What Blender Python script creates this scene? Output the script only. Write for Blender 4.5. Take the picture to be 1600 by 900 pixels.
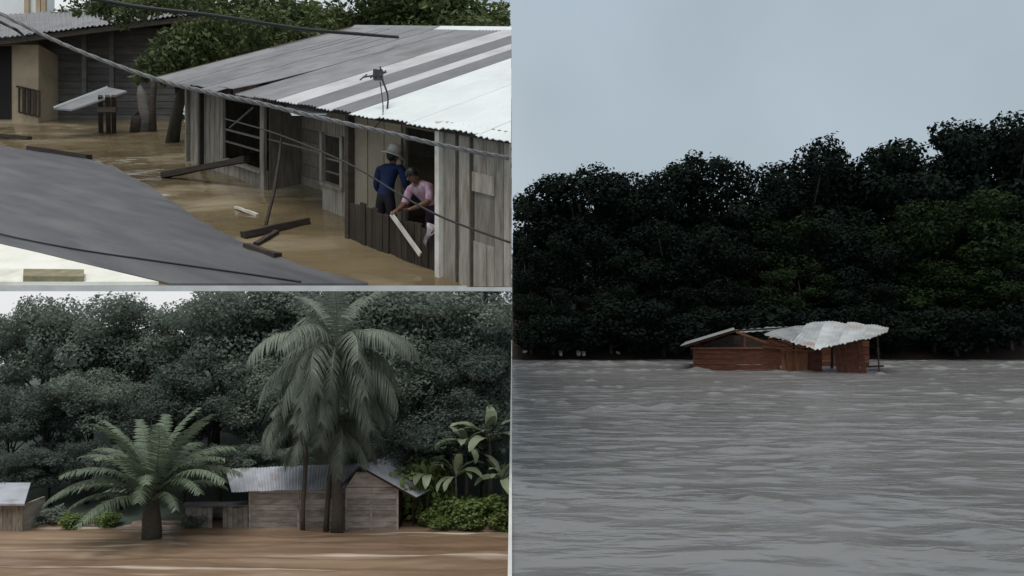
import bpy, bmesh, math, random
import numpy as np
from mathutils import Vector, Matrix, Euler

# ---------------------------------------------------------------- camera, sky, sun, exposure
for o in list(bpy.data.objects): bpy.data.objects.remove(o)
S = bpy.context.scene
COL = S.collection
F = 1200.0            # focal length in photograph pixels (1600 wide)
HOR = 490.0           # row of the level horizon
cam = bpy.data.objects.new('camera', bpy.data.cameras.new('camera'))
COL.objects.link(cam); S.camera = cam
cam.location = (0, 0, 0); cam.rotation_euler = (math.radians(90), 0, 0)
cam.data.sensor_width = 36; cam.data.lens = 36 * F / 1600
cam.data.shift_y = (HOR - 450) / 1600
cam.data.clip_start = 0.1; cam.data.clip_end = 3000

W = bpy.data.worlds.new('World'); S.world = W; W.use_nodes = True
SUN_EL, SUN_AZ = 69, -152     # elevation, compass bearing from +Y towards +X: high, behind the camera to the left
def build_world():
    nt = W.node_tree; nt.nodes.clear(); L = nt.links.new
    out = nt.nodes.new('ShaderNodeOutputWorld'); bg = nt.nodes.new('ShaderNodeBackground')
    sky = nt.nodes.new('ShaderNodeTexSky'); sky.sky_type = 'NISHITA'; sky.sun_disc = False
    sky.sun_elevation = math.radians(SUN_EL); sky.sun_rotation = math.radians(SUN_AZ)
    sky.dust_density = 6; sky.air_density = 1.5
    # an overcast layer: brighter towards the zenith, soft uneven cloud
    tc = nt.nodes.new('ShaderNodeTexCoord'); sep = nt.nodes.new('ShaderNodeSeparateXYZ')
    L(tc.outputs['Generated'], sep.inputs[0])
    rp = nt.nodes.new('ShaderNodeValToRGB'); L(sep.outputs['Z'], rp.inputs[0])
    e = rp.color_ramp.elements
    e[0].position = 0.0; e[0].color = (3.75, 4.4, 4.95, 1)
    e[1].position = 1.0; e[1].color = (8.2, 8.5, 8.7, 1)
    m = e.new(0.42); m.color = (3.75, 4.5, 5.1, 1)
    nz = nt.nodes.new('ShaderNodeTexNoise'); nz.inputs['Scale'].default_value = 3.2; nz.inputs['Detail'].default_value = 4
    nz.inputs['Roughness'].default_value = 0.5; L(tc.outputs['Generated'], nz.inputs['Vector'])
    mr = nt.nodes.new('ShaderNodeMapRange'); mr.inputs[3].default_value = 0.80; mr.inputs[4].default_value = 1.18
    L(nz.outputs['Fac'], mr.inputs[0])
    mul = nt.nodes.new('ShaderNodeVectorMath'); mul.operation = 'SCALE'
    L(rp.outputs[0], mul.inputs[0]); L(mr.outputs[0], mul.inputs['Scale'])
    # the cloud is thinner and whiter low on the left
    dt = nt.nodes.new('ShaderNodeVectorMath'); dt.operation = 'DOT_PRODUCT'; L(tc.outputs['Generated'], dt.inputs[0])
    dt.inputs[1].default_value = (math.sin(math.radians(-38)), math.cos(math.radians(-38)), .04)
    mg = nt.nodes.new('ShaderNodeMapRange'); mg.interpolation_type = 'SMOOTHSTEP'
    mg.inputs[1].default_value = .72; mg.inputs[2].default_value = 1.0; mg.inputs[3].default_value = 0.0; mg.inputs[4].default_value = 1.0; L(dt.outputs['Value'], mg.inputs[0])
    gl = nt.nodes.new('ShaderNodeMix'); gl.data_type = 'RGBA'; L(mg.outputs[0], gl.inputs[0]); L(mul.outputs[0], gl.inputs[6]); gl.inputs[7].default_value = (7.6, 7.7, 7.8, 1)
    mix = nt.nodes.new('ShaderNodeMix'); mix.data_type = 'RGBA'; mix.inputs[0].default_value = 0.93
    L(sky.outputs[0], mix.inputs[6]); L(gl.outputs[2], mix.inputs[7])
    L(mix.outputs[2], bg.inputs[0]); bg.inputs[1].default_value = 0.1
    L(bg.outputs[0], out.inputs[0])
build_world()
sd = bpy.data.lights.new('sun', 'SUN'); sd.energy = 1.4; sd.angle = math.radians(30); sd.color = (1, .97, .92)
sun = bpy.data.objects.new('sun', sd); COL.objects.link(sun)
_e, _a = math.radians(SUN_EL), math.radians(SUN_AZ)
sun.rotation_euler = Vector((math.sin(_a) * math.cos(_e), math.cos(_a) * math.cos(_e), math.sin(_e))).to_track_quat('Z', 'Y').to_euler()
sun.location = (0, 40, 60)
S.view_settings.view_transform = 'Standard'; S.view_settings.look = 'None'
S.view_settings.exposure = 0.2; S.view_settings.gamma = 1; S.view_settings.use_curve_mapping = False

# ---------------------------------------------------------------- helpers
def P(px, py, d): return Vector(((px - 800) / F * d, d, (HOR - py) / F * d))

def mat(name, col, col2=None, rough=.8, scale=3.0, stretch=(1, 1, 1), bump=.0, bscale=30, metal=0, rnd=.25,
        spec=.3, detail=5, lo=.35, hi=.65, col3=None, s3=.7, lo3=.55, hi3=.7, bdist=.02, rotz=0):
    m = bpy.data.materials.new(name); m.use_nodes = True
    nt = m.node_tree; b = nt.nodes['Principled BSDF']; L = nt.links.new
    b.inputs['Roughness'].default_value = rough; b.inputs['Metallic'].default_value = metal
    b.inputs['Specular IOR Level'].default_value = spec
    tc = nt.nodes.new('ShaderNodeTexCoord'); mp = nt.nodes.new('ShaderNodeMapping')
    oi = nt.nodes.new('ShaderNodeObjectInfo')
    L(tc.outputs['Object'], mp.inputs[0]); mp.inputs['Scale'].default_value = stretch; mp.inputs['Rotation'].default_value = (0, 0, rotz)
    rr = nt.nodes.new('ShaderNodeMath'); rr.operation = 'MULTIPLY'; rr.inputs[1].default_value = 37
    L(oi.outputs['Random'], rr.inputs[0]); L(rr.outputs[0], mp.inputs['Location'])
    n = nt.nodes.new('ShaderNodeTexNoise'); n.inputs['Scale'].default_value = scale; n.inputs['Detail'].default_value = detail
    n.inputs['Roughness'].default_value = .62
    L(mp.outputs[0], n.inputs['Vector'])
    r = nt.nodes.new('ShaderNodeValToRGB'); L(n.outputs['Fac'], r.inputs[0])
    if col2 is None: col2 = tuple(c * .72 for c in col)
    r.color_ramp.elements[0].position = lo; r.color_ramp.elements[1].position = hi
    r.color_ramp.elements[0].color = (*col2, 1); r.color_ramp.elements[1].color = (*col, 1)
    last = r.outputs[0]
    if col3 is not None:
        n3 = nt.nodes.new('ShaderNodeTexNoise'); n3.inputs['Scale'].default_value = s3; n3.inputs['Detail'].default_value = 6
        L(mp.outputs[0], n3.inputs['Vector'])
        r3 = nt.nodes.new('ShaderNodeMapRange'); r3.inputs[1].default_value = lo3; r3.inputs[2].default_value = hi3
        L(n3.outputs['Fac'], r3.inputs[0])
        mx = nt.nodes.new('ShaderNodeMix'); mx.data_type = 'RGBA'; L(r3.outputs[0], mx.inputs[0])
        L(last, mx.inputs[6]); mx.inputs[7].default_value = (*col3, 1); last = mx.outputs[2]
    if rnd:
        hs = nt.nodes.new('ShaderNodeHueSaturation'); L(last, hs.inputs['Color'])
        mv = nt.nodes.new('ShaderNodeMapRange'); mv.inputs[3].default_value = 1 - rnd; mv.inputs[4].default_value = 1 + rnd
        L(oi.outputs['Random'], mv.inputs[0]); L(mv.outputs[0], hs.inputs['Value']); last = hs.outputs[0]
    L(last, b.inputs['Base Color'])
    if bump:
        bn = nt.nodes.new('ShaderNodeTexNoise'); bn.inputs['Scale'].default_value = bscale; bn.inputs['Detail'].default_value = 4
        L(mp.outputs[0], bn.inputs['Vector'])
        bp = nt.nodes.new('ShaderNodeBump'); bp.inputs['Strength'].default_value = bump; bp.inputs['Distance'].default_value = bdist
        L(bn.outputs['Fac'], bp.inputs['Height']); L(bp.outputs[0], b.inputs['Normal'])
    return m

def leafmat(name, c1, c2, trans=.25, rough=.6, rnd=.2, spec=.25):
    m = bpy.data.materials.new(name); m.use_nodes = True
    nt = m.node_tree; L = nt.links.new; b = nt.nodes['Principled BSDF']; out = nt.nodes['Material Output']
    g = nt.nodes.new('ShaderNodeNewGeometry'); oi = nt.nodes.new('ShaderNodeObjectInfo')
    n = nt.nodes.new('ShaderNodeTexNoise'); n.inputs['Scale'].default_value = .7; L(g.outputs['Position'], n.inputs['Vector'])
    ad = nt.nodes.new('ShaderNodeMath'); ad.operation = 'MULTIPLY_ADD'; ad.inputs[1].default_value = .55
    L(g.outputs['Random Per Island'], ad.inputs[0])
    mr = nt.nodes.new('ShaderNodeMapRange'); mr.inputs[1].default_value = .3; mr.inputs[2].default_value = .7
    mr.inputs[4].default_value = .5; L(n.outputs['Fac'], mr.inputs[0]); L(mr.outputs[0], ad.inputs[2])
    r = nt.nodes.new('ShaderNodeValToRGB'); L(ad.outputs[0], r.inputs[0])
    r.color_ramp.elements[0].color = (*c1, 1); r.color_ramp.elements[1].color = (*c2, 1)
    hs = nt.nodes.new('ShaderNodeHueSaturation'); L(r.outputs[0], hs.inputs['Color'])
    mv = nt.nodes.new('ShaderNodeMapRange'); mv.inputs[3].default_value = 1 - rnd; mv.inputs[4].default_value = 1 + rnd
    L(oi.outputs['Random'], mv.inputs[0]); L(mv.outputs[0], hs.inputs['Value'])
    L(hs.outputs[0], b.inputs['Base Color']); b.inputs['Roughness'].default_value = rough
    b.inputs['Specular IOR Level'].default_value = spec
    t = nt.nodes.new('ShaderNodeBsdfTranslucent'); L(hs.outputs[0], t.inputs[0])
    mx = nt.nodes.new('ShaderNodeMixShader'); mx.inputs[0].default_value = trans
    L(b.outputs[0], mx.inputs[1]); L(t.outputs[0], mx.inputs[2]); L(mx.outputs[0], out.inputs[0])
    return m

class MB:
    def __init__(s): s.v = []; s.f = []
    def add(s, vs, fs):
        n = len(s.v); s.v += [Vector(v) for v in vs]; s.f += [tuple(i + n for i in f) for f in fs]; return s
    def hexa(s, c):   # 8 corners: bottom ring 0-3, top ring 4-7
        return s.add(c, [(3, 2, 1, 0), (4, 5, 6, 7), (0, 1, 5, 4), (1, 2, 6, 5), (2, 3, 7, 6), (3, 0, 4, 7)])
    def box(s, x0, x1, y0, y1, z0, z1, fn=None):
        c = [(x0, y0, z0), (x1, y0, z0), (x1, y1, z0), (x0, y1, z0), (x0, y0, z1), (x1, y0, z1), (x1, y1, z1), (x0, y1, z1)]
        if fn: c = [fn(*q) for q in c]
        return s.hexa(c)
    def bar(s, a, b, w, h=None, up=(0, 0, 1)):
        a = Vector(a); b = Vector(b); h = h or w; d = (b - a).normalized()
        x = d.cross(Vector(up))
        if x.length < 1e-4: x = d.cross(Vector((1, 0, 0)))
        x.normalize(); y = x.cross(d).normalized()
        c = []
        for p in (a, b):
            for i, j in ((-1, -1), (1, -1), (1, 1), (-1, 1)): c.append(p + x * (i * w / 2) + y * (j * h / 2))
        return s.hexa(c)
    def tube(s, pts, rad, n=7, cap=True):
        pts = [Vector(p) for p in pts]
        if not hasattr(rad, '__len__'): rad = [rad] * len(pts)
        base = len(s.v)
        for i, p in enumerate(pts):
            t = (pts[min(i + 1, len(pts) - 1)] - pts[max(i - 1, 0)]).normalized()
            x = t.cross(Vector((.13, .31, 1)) if abs(t.z) < .95 else Vector((1, 0, 0))).normalized(); y = t.cross(x)
            for k in range(n):
                a = 2 * math.pi * k / n
                s.v.append(p + (x * math.cos(a) + y * math.sin(a)) * rad[i])
        for i in range(len(pts) - 1):
            for k in range(n):
                k2 = (k + 1) % n
                s.f.append((base + i * n + k, base + i * n + k2, base + (i + 1) * n + k2, base + (i + 1) * n + k))
        if cap:
            s.f.append(tuple(base + k for k in reversed(range(n))))
            s.f.append(tuple(base + (len(pts) - 1) * n + k for k in range(n)))
        return s
    def slab(s, poly, t, nrm=(0, 0, 1)):   # polygon extruded downwards by t
        n = len(poly); nn = Vector(nrm) * t
        top = [Vector(p) for p in poly]; bot = [p - nn for p in top]
        fs = [tuple(range(n)), tuple(range(2 * n - 1, n - 1, -1))]
        for i in range(n):
            j = (i + 1) % n; fs.append((i, i + n, j + n, j))
        return s.add(top + bot, fs)

OFF = {}
def tag(o, label=None, cat=None, group=None, kind=None):
    if label: o['label'] = label
    if cat: o['category'] = cat
    if group: o['group'] = group
    if kind: o['kind'] = kind
    return o
def thing(name, label, cat, loc=(0, 0, 0), group=None, rz=0):
    o = bpy.data.objects.new(name, None); COL.objects.link(o)
    o.location = loc; o.rotation_euler.z = rz; o.empty_display_size = .2
    OFF[o] = Vector(loc); return tag(o, label, cat, group)
def mesh_of(name, mb, off=Vector((0, 0, 0)), smooth=False, clip=None):
    me = bpy.data.meshes.new(name)
    me.from_pydata([tuple(v - off) for v in mb.v], [], mb.f); me.validate()
    bm = bmesh.new(); bm.from_mesh(me)
    if clip is not None:     # keep the side of a world plane x = clip that is negative
        geom = bm.verts[:] + bm.edges[:] + bm.faces[:]
        bmesh.ops.bisect_plane(bm, geom=geom, plane_co=(clip - off.x, 0, 0), plane_no=(1, 0, 0), clear_outer=True)
    bmesh.ops.recalc_face_normals(bm, faces=bm.faces[:])
    bm.to_mesh(me); bm.free()
    if smooth: me.polygons.foreach_set('use_smooth', [True] * len(me.polygons))
    return me
def part(parent, name, mb, m, label=None, smooth=False, clip=None, bevel=0):
    off = OFF.get(parent, Vector((0, 0, 0))) if parent else Vector((0, 0, 0))
    me = mesh_of(name, mb, off, smooth, clip)
    o = bpy.data.objects.new(name, me); COL.objects.link(o); me.materials.append(m)
    if parent: o.parent = parent
    OFF[o] = off
    if label: o['label'] = label
    if bevel:
        bv = o.modifiers.new('bevel', 'BEVEL'); bv.width = bevel; bv.segments = 1; bv.limit_method = 'ANGLE'
    return o
def solo(name, mb, m, label=None, cat=None, group=None, kind=None, smooth=False, clip=None):
    # one-mesh thing with its origin at its own base
    lo = Vector((sum(v.x for v in mb.v) / len(mb.v), sum(v.y for v in mb.v) / len(mb.v), min(v.z for v in mb.v)))
    if kind == 'structure': lo = Vector((0, 0, 0))
    me = mesh_of(name, mb, lo, smooth, clip)
    o = bpy.data.objects.new(name, me); COL.objects.link(o); me.materials.append(m); o.location = lo
    OFF[o] = lo
    return tag(o, label, cat, group, kind)
def quads_mesh(name, V):    # V: n x k x 3
    n, k = V.shape[:2]
    me = bpy.data.meshes.new(name)
    me.vertices.add(n * k); me.vertices.foreach_set('co', V.reshape(-1).astype(np.float32))
    me.loops.add(n * k); me.loops.foreach_set('vertex_index', np.arange(n * k, dtype=np.int32))
    me.polygons.add(n); me.polygons.foreach_set('loop_start', np.arange(0, n * k, k, dtype=np.int32))
    me.update(calc_edges=True); me.validate(); return me
def grid_mesh(name, X, Y, Z, m, kind='structure', smooth=True):
    a, b = X.shape
    me = bpy.data.meshes.new(name)
    me.vertices.add(a * b); me.vertices.foreach_set('co', np.stack([X, Y, Z], -1).reshape(-1).astype(np.float32))
    i = np.arange(a * b).reshape(a, b)
    q = np.stack([i[:-1, :-1], i[1:, :-1], i[1:, 1:], i[:-1, 1:]], -1).reshape(-1, 4)
    n = len(q); me.loops.add(n * 4); me.loops.foreach_set('vertex_index', q.reshape(-1).astype(np.int32))
    me.polygons.add(n); me.polygons.foreach_set('loop_start', np.arange(0, n * 4, 4, dtype=np.int32))
    me.update(calc_edges=True)
    if smooth: me.polygons.foreach_set('use_smooth', [True] * n)
    me.materials.append(m); o = bpy.data.objects.new(name, me); COL.objects.link(o); o['kind'] = kind
    if n and me.polygons[0].normal.z < 0: me.flip_normals()
    return o
ORD = ['first', 'second', 'third', 'fourth', 'fifth', 'sixth', 'seventh', 'eighth', 'ninth', 'tenth', 'eleventh', 'twelfth',
       'thirteenth', 'fourteenth', 'fifteenth', 'sixteenth', 'seventeenth', 'eighteenth', 'nineteenth', 'twentieth']

# ---------------------------------------------------------------- materials
M = {}
M['concrete'] = mat('concrete', (.62, .61, .58), (.5, .49, .47), scale=2, bump=.2, rnd=0)
M['mud'] = mat('mud_earth', (.03, .018, .012), (.018, .012, .008), scale=2, bump=.5, bscale=6, rnd=0)
M['undergrowth'] = mat('undergrowth', (.02, .026, .016), (.012, .016, .012), scale=3, bump=.6, bscale=5, rnd=0)
M['undergrowth_haze_tinted'] = mat('undergrowth_haze_tinted', (.08, .1, .08), (.06, .075, .06), scale=2, bump=.6, bscale=3, rnd=0)  # paled so that the hillside's haze is painted into its colour
M['asphalt'] = mat('asphalt', (.098, .097, .105), (.066, .066, .073), scale=2.2, stretch=(.10, 1.6, 1), rotz=.63, bump=.3, bscale=60, rnd=0, rough=.5,
                   col3=(.125, .12, .118), s3=1.1, lo3=.5, hi3=.72)
_mp = [n for n in M['asphalt'].node_tree.nodes if n.type == 'MAPPING'][0]      # wear runs along the road
_mp.vector_type = 'TEXTURE'; _mp.inputs['Rotation'].default_value = (0, 0, -.63); _mp.inputs['Scale'].default_value = (7, .6, 1)
M['grey_plank'] = mat('weathered_plank', (.25, .215, .175), (.15, .125, .10), scale=2.5, stretch=(6, 6, 1), bump=.3, rnd=.22)
M['pale_plank'] = mat('pale_plank', (.36, .315, .26), (.23, .20, .16), scale=2.5, stretch=(6, 6, 1), bump=.25, rnd=.18,
                      col3=(.15, .115, .08), s3=1.3, lo3=.5, hi3=.72)
M['beige_wall'] = mat('beige_board', (.46, .39, .28), (.35, .29, .21), scale=2, rnd=.1, bump=.15)
M['siding'] = mat('grey_siding', (.15, .135, .12), (.095, .085, .076), scale=2, stretch=(1, 1, 5), bump=.2, rnd=.18)
M['cream'] = mat('cream_wall', (.55, .43, .29), (.42, .32, .21), scale=1.4, bump=.15, rnd=.05)
M['white_wall'] = mat('white_wall', (.88, .88, .86), (.82, .82, .8), scale=1.5, rnd=0)
M['pavement'] = mat('pale_concrete_pavement', (.82, .80, .72), (.72, .70, .62), scale=2.2, rnd=0, bump=.2, bscale=25, col3=(.46, .43, .34), s3=1.6, lo3=.56, hi3=.8)
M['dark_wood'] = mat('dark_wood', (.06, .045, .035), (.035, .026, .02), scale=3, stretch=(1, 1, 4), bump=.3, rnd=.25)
M['fence_wood'] = mat('fence_wood', (.05, .038, .027), (.028, .021, .015), scale=3, stretch=(6, 6, 1), bump=.3, rnd=.3)
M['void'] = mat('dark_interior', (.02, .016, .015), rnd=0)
M['metal_grey'] = mat('old_roof_sheet', (.24, .235, .245), (.17, .165, .17), scale=1.6, rough=.5, rnd=.1, col3=(.14, .12, .11), s3=.9, lo3=.56, hi3=.75, bump=.1, bscale=12, spec=.4)
M['metal_dark'] = mat('grey_roof_sheet', (.17, .165, .175), (.13, .125, .13), scale=1.6, rough=.5, rnd=.08, spec=.4)
M['metal_white'] = mat('new_roof_sheet', (.74, .77, .755), (.66, .69, .68), scale=1.2, rough=.4, rnd=.03, spec=.4, bump=.05, bscale=8,
                       col3=(.55, .54, .5), s3=.8, lo3=.6, hi3=.8)
M['metal_pale'] = mat('worn_pale_sheet', (.56, .55, .555), (.44, .43, .435), scale=1.4, rough=.45, rnd=.06, spec=.4, col3=(.36, .34, .33), s3=1.3, lo3=.5, hi3=.75)
M['cable'] = mat('grey_cable', (.2, .19, .18), (.12, .11, .11), scale=20, rough=.5, rnd=0)
M['cable_black'] = mat('black_cable', (.03, .028, .028), rough=.5, rnd=0)
M['antenna'] = mat('antenna_metal', (.08, .08, .085), rough=.4, metal=.5, rnd=0)
M['blue'] = mat('blue_jacket', (.012, .03, .095), (.008, .02, .06), scale=8, rnd=0, rough=.75, bump=.25, bscale=14)
M['trousers'] = mat('dark_trousers', (.03, .022, .03), rnd=0)
M['pink'] = mat('pink_shirt', (.62, .46, .52), (.38, .18, .26), scale=14, rnd=0, bump=.2, bscale=14)
M['purple'] = mat('purple_skirt', (.05, .022, .045), rnd=0)
M['skin'] = mat('skin', (.19, .095, .06), rnd=0, rough=.5)
M['hat'] = mat('straw_hat', (.78, .72, .63), (.62, .56, .48), scale=25, rnd=0, bump=.3, bscale=60)
M['hair'] = mat('black_hair', (.012, .01, .01), rnd=0, rough=.45)
M['white_stick'] = mat('white_board', (.66, .62, .55), (.5, .45, .38), scale=5, rnd=.05)
M['cloth'] = mat('pale_cloth', (.46, .42, .42), (.2, .15, .16), scale=12, rnd=0)
M['bark'] = mat('bark', (.07, .055, .04), (.035, .028, .02), scale=6, stretch=(1, 1, .3), bump=.6, bscale=10, rnd=.2)
M['bark_pale'] = mat('palm_bark', (.14, .125, .105), (.08, .07, .06), scale=4, stretch=(1, 1, 4), bump=.5, bscale=8, rnd=.1)
M['red_wood'] = mat('red_brown_board', (.125, .043, .023), (.06, .022, .013), scale=2.5, stretch=(1, 4, 5), bump=.3, rnd=.22)
M['red_wood_pale'] = mat('fresh_brown_board', (.19, .078, .036), (.11, .044, .022), scale=2.5, stretch=(4, 4, 1), bump=.3, rnd=.15)
M['zinc'] = mat('zinc_sheet', (.42, .44, .43), (.26, .27, .28), scale=1.3, stretch=(1, 1, 1), rough=.45, rnd=.12, col3=(.30, .21, .17), s3=1.2, lo3=.55, hi3=.68, spec=.5)
M['zinc_dull'] = mat('dull_zinc', (.27, .28, .28), (.16, .16, .16), scale=2, rough=.5, rnd=.1)
M['hut_board'] = mat('hut_board', (.50, .45, .415), (.36, .32, .29), scale=1.4, stretch=(1, 1, 3), rnd=.2, bump=.2, col3=(.22, .17, .14), s3=.6, lo3=.5, hi3=.72)
M['hut_roof'] = mat('hut_roof_sheet', (.46, .48, .53), (.36, .375, .41), scale=.8, rnd=.12, rough=.5, col3=(.27, .22, .2), s3=.5, lo3=.55, hi3=.72)
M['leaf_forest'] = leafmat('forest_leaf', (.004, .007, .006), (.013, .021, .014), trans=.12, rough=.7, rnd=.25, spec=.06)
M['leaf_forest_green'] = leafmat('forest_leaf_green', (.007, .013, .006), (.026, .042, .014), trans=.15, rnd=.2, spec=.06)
M['leaf_street'] = leafmat('street_leaf', (.045, .062, .022), (.15, .185, .065), trans=.25)
M['leaf_hazy'] = leafmat('haze_tinted_leaf', (.165, .195, .165), (.25, .29, .24), trans=.4, rnd=.15, spec=.06)  # leaves greyed and lightened: the hill's haze is painted into the colour
M['leaf_hazy_dark'] = leafmat('haze_tinted_deep_leaf', (.08, .10, .09), (.15, .18, .15), trans=.35, rnd=.15, spec=.06)  # darker trees, also lifted by haze painted into the leaf colour
M['leaf_bush'] = leafmat('bush_leaf', (.08, .12, .035), (.25, .33, .11), trans=.3)
M['frond'] = leafmat('haze_tinted_palm_leaflet', (.10, .14, .092), (.23, .285, .195), trans=.25, rough=.45)  # feather palm leaflets, lightened with painted haze
M['frond_grey'] = leafmat('haze_tinted_coconut_leaflet', (.14, .16, .13), (.24, .27, .22), trans=.25, rough=.5)  # coconut leaflets, paled by haze mixed into the colour
M['rachis'] = mat('frond_stalk', (.26, .27, .2), (.18, .19, .13), rnd=.15)
M['banana'] = leafmat('banana_leaf', (.16, .21, .10), (.46, .52, .38), trans=.35, rough=.35)
M['white_bit'] = mat('white_debris', (.7, .7, .68), rnd=.1)

def water(name, c1, c2, c3, scale, stretch, rough, bump, bscale, bstretch, lo3=.6, hi3=.72, spec=.5, bdist=.05, mapscale3=None, patch=0):
    m = bpy.data.materials.new(name); m.use_nodes = True; nt = m.node_tree; L = nt.links.new; b = nt.nodes['Principled BSDF']
    b.inputs['Roughness'].default_value = rough; b.inputs['IOR'].default_value = 1.33; b.inputs['Specular IOR Level'].default_value = spec
    g = nt.nodes.new('ShaderNodeNewGeometry')
    def noise(st, sc, det=5, dist=.6):
        mp = nt.nodes.new('ShaderNodeMapping'); mp.inputs['Scale'].default_value = st; L(g.outputs['Position'], mp.inputs[0])
        n = nt.nodes.new('ShaderNodeTexNoise'); n.inputs['Scale'].default_value = sc; n.inputs['Detail'].default_value = det
        n.inputs['Distortion'].default_value = dist; L(mp.outputs[0], n.inputs['Vector']); return n.outputs['Fac']
    r = nt.nodes.new('ShaderNodeValToRGB'); L(noise(stretch, scale), r.inputs[0])
    r.color_ramp.elements[0].position = .35; r.color_ramp.elements[1].position = .65
    r.color_ramp.elements[0].color = (*c2, 1); r.color_ramp.elements[1].color = (*c1, 1)
    mr = nt.nodes.new('ShaderNodeMapRange'); mr.inputs[1].default_value = lo3; mr.inputs[2].default_value = hi3
    L(noise(mapscale3 or stretch, scale * .7, 6, 1.2), mr.inputs[0])
    mx = nt.nodes.new('ShaderNodeMix'); mx.data_type = 'RGBA'; L(mr.outputs[0], mx.inputs[0]); L(r.outputs[0], mx.inputs[6]); mx.inputs[7].default_value = (*c3, 1)
    L(mx.outputs[2], b.inputs['Base Color'])
    bp = nt.nodes.new('ShaderNodeBump'); bp.inputs['Strength'].default_value = bump; bp.inputs['Distance'].default_value = bdist
    hgt = noise(bstretch, bscale, 4, .3)
    if patch:
        pm = nt.nodes.new('ShaderNodeMapRange'); pm.inputs[1].default_value = .38; pm.inputs[2].default_value = .66; pm.inputs[3].default_value = .35; pm.inputs[4].default_value = 1.7
        L(noise((.5, 1, 1), patch, 3, 1.0), pm.inputs[0])
        mm = nt.nodes.new('ShaderNodeMath'); mm.operation = 'MULTIPLY'; L(hgt, mm.inputs[0]); L(pm.outputs[0], mm.inputs[1]); hgt = mm.outputs[0]
    L(hgt, bp.inputs['Height']); L(bp.outputs[0], b.inputs['Normal'])
    return m
M['river'] = water('muddy_river', (.185, .181, .179), (.158, .155, .154), (.2, .195, .19), .5, (.35, 1, 1), .2, .75, 2.3, (.38, 1, 1), bdist=.13, spec=.5, patch=.45)
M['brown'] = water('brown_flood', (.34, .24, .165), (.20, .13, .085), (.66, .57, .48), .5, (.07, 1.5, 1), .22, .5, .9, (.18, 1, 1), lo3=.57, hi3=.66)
M['flood'] = water('street_flood', (.19, .145, .083), (.115, .087, .047), (.36, .295, .20), .5, (.6, 1.2, 1), .07, .55, 1.5, (.6, 1, 1), lo3=.54, hi3=.70, bdist=.09, spec=.75)  # palest tone paints sky reflection, with stirred mud, into the water colour

# ---------------------------------------------------------------- foliage builders
def leaves(rng, blobs, n, size, elong=1.7, upb=.35, shell=.55, droop=.0):
    B = np.array(blobs)                              # x y z rx rz
    w = B[:, 3] ** 2; w = w / w.sum()
    k = rng.choice(len(B), n, p=w); b = B[k]
    d = rng.normal(size=(n, 3)); d /= np.linalg.norm(d, axis=1)[:, None]
    rad = shell + (1 - shell) * rng.random(n) ** .6
    p = b[:, :3] + d * (rad[:, None]) * np.stack([b[:, 3], b[:, 3], b[:, 4]], 1)
    p += rng.normal(size=(n, 3)) * (b[:, 3:4] * .08)
    nn = d * .7 + rng.normal(size=(n, 3)) * .55 + np.array([0, 0, upb]); nn /= np.linalg.norm(nn, axis=1)[:, None]
    t = rng.normal(size=(n, 3)) + d * .5 - np.array([0, 0, droop])
    t -= nn * (t * nn).sum(1)[:, None]; t /= np.linalg.norm(t, axis=1)[:, None]
    s = np.cross(nn, t); L = size * (.55 + .9 * rng.random(n)); Wd = L / elong
    V = np.stack([p - t * L[:, None] * .5, p + s * Wd[:, None] * .5 + t * L[:, None] * .08, p + t * L[:, None] * .5,
                  p - s * Wd[:, None] * .5 + t * L[:, None] * .08], 1)
    return V
def trunk_mb(rng, H, r, limbs, lean=.04):
    mb = MB(); pts = []; n = 6
    for i in range(n + 1):
        t = i / n
        pts.append((lean * H * math.sin(2.1 * t) * rng.uniform(.6, 1.2), lean * H * t * rng.uniform(-.6, .6), H * t))
    mb.tube(pts, [r * (1.25 if i == 0 else 1 - .75 * i / n) for i in range(n + 1)], 8)
    for q in limbs:
        q = Vector(q); a = Vector((q.x * .1, q.y * .1, min(max(q.z * .55, H * .2), H * .92)))
        mid = a.lerp(q, .5) + Vector((0, 0, .08 * H * rng.uniform(-.3, .8)))
        mb.tube([a, mid, q], [r * .45, r * .28, r * .08], 5)
    return mb
class Proto: pass
def make_proto(seed, H, R, zc, rz, nblob, nleaf, size, rb=(.28, .5), trunk_r=.18, elong=1.7, shape=1.0, droop=0.):
    rng = np.random.default_rng(seed); blobs = []; limbs = []
    for i in range(nblob):
        d = rng.normal(size=3); d /= np.linalg.norm(d); u = rng.random() ** .5
        r = R * rng.uniform(*rb)
        x, y, z = d[0] * u * (R - r * .6), d[1] * u * (R - r * .6), zc + d[2] * u * (rz - r * .5)
        blobs.append((x, y, z, r, r * rng.uniform(.6, .85))); 
        if i < 9: limbs.append((x, y, z))
    p = Proto(); p.V = leaves(rng, blobs, nleaf, size, elong, droop=droop); p.H = zc + rz; p.R = R
    p.tm = mesh_of('trunk', trunk_mb(rng, zc + rz * .3, trunk_r, limbs), smooth=True)
    p.cm = quads_mesh('crown', p.V); return p
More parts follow.
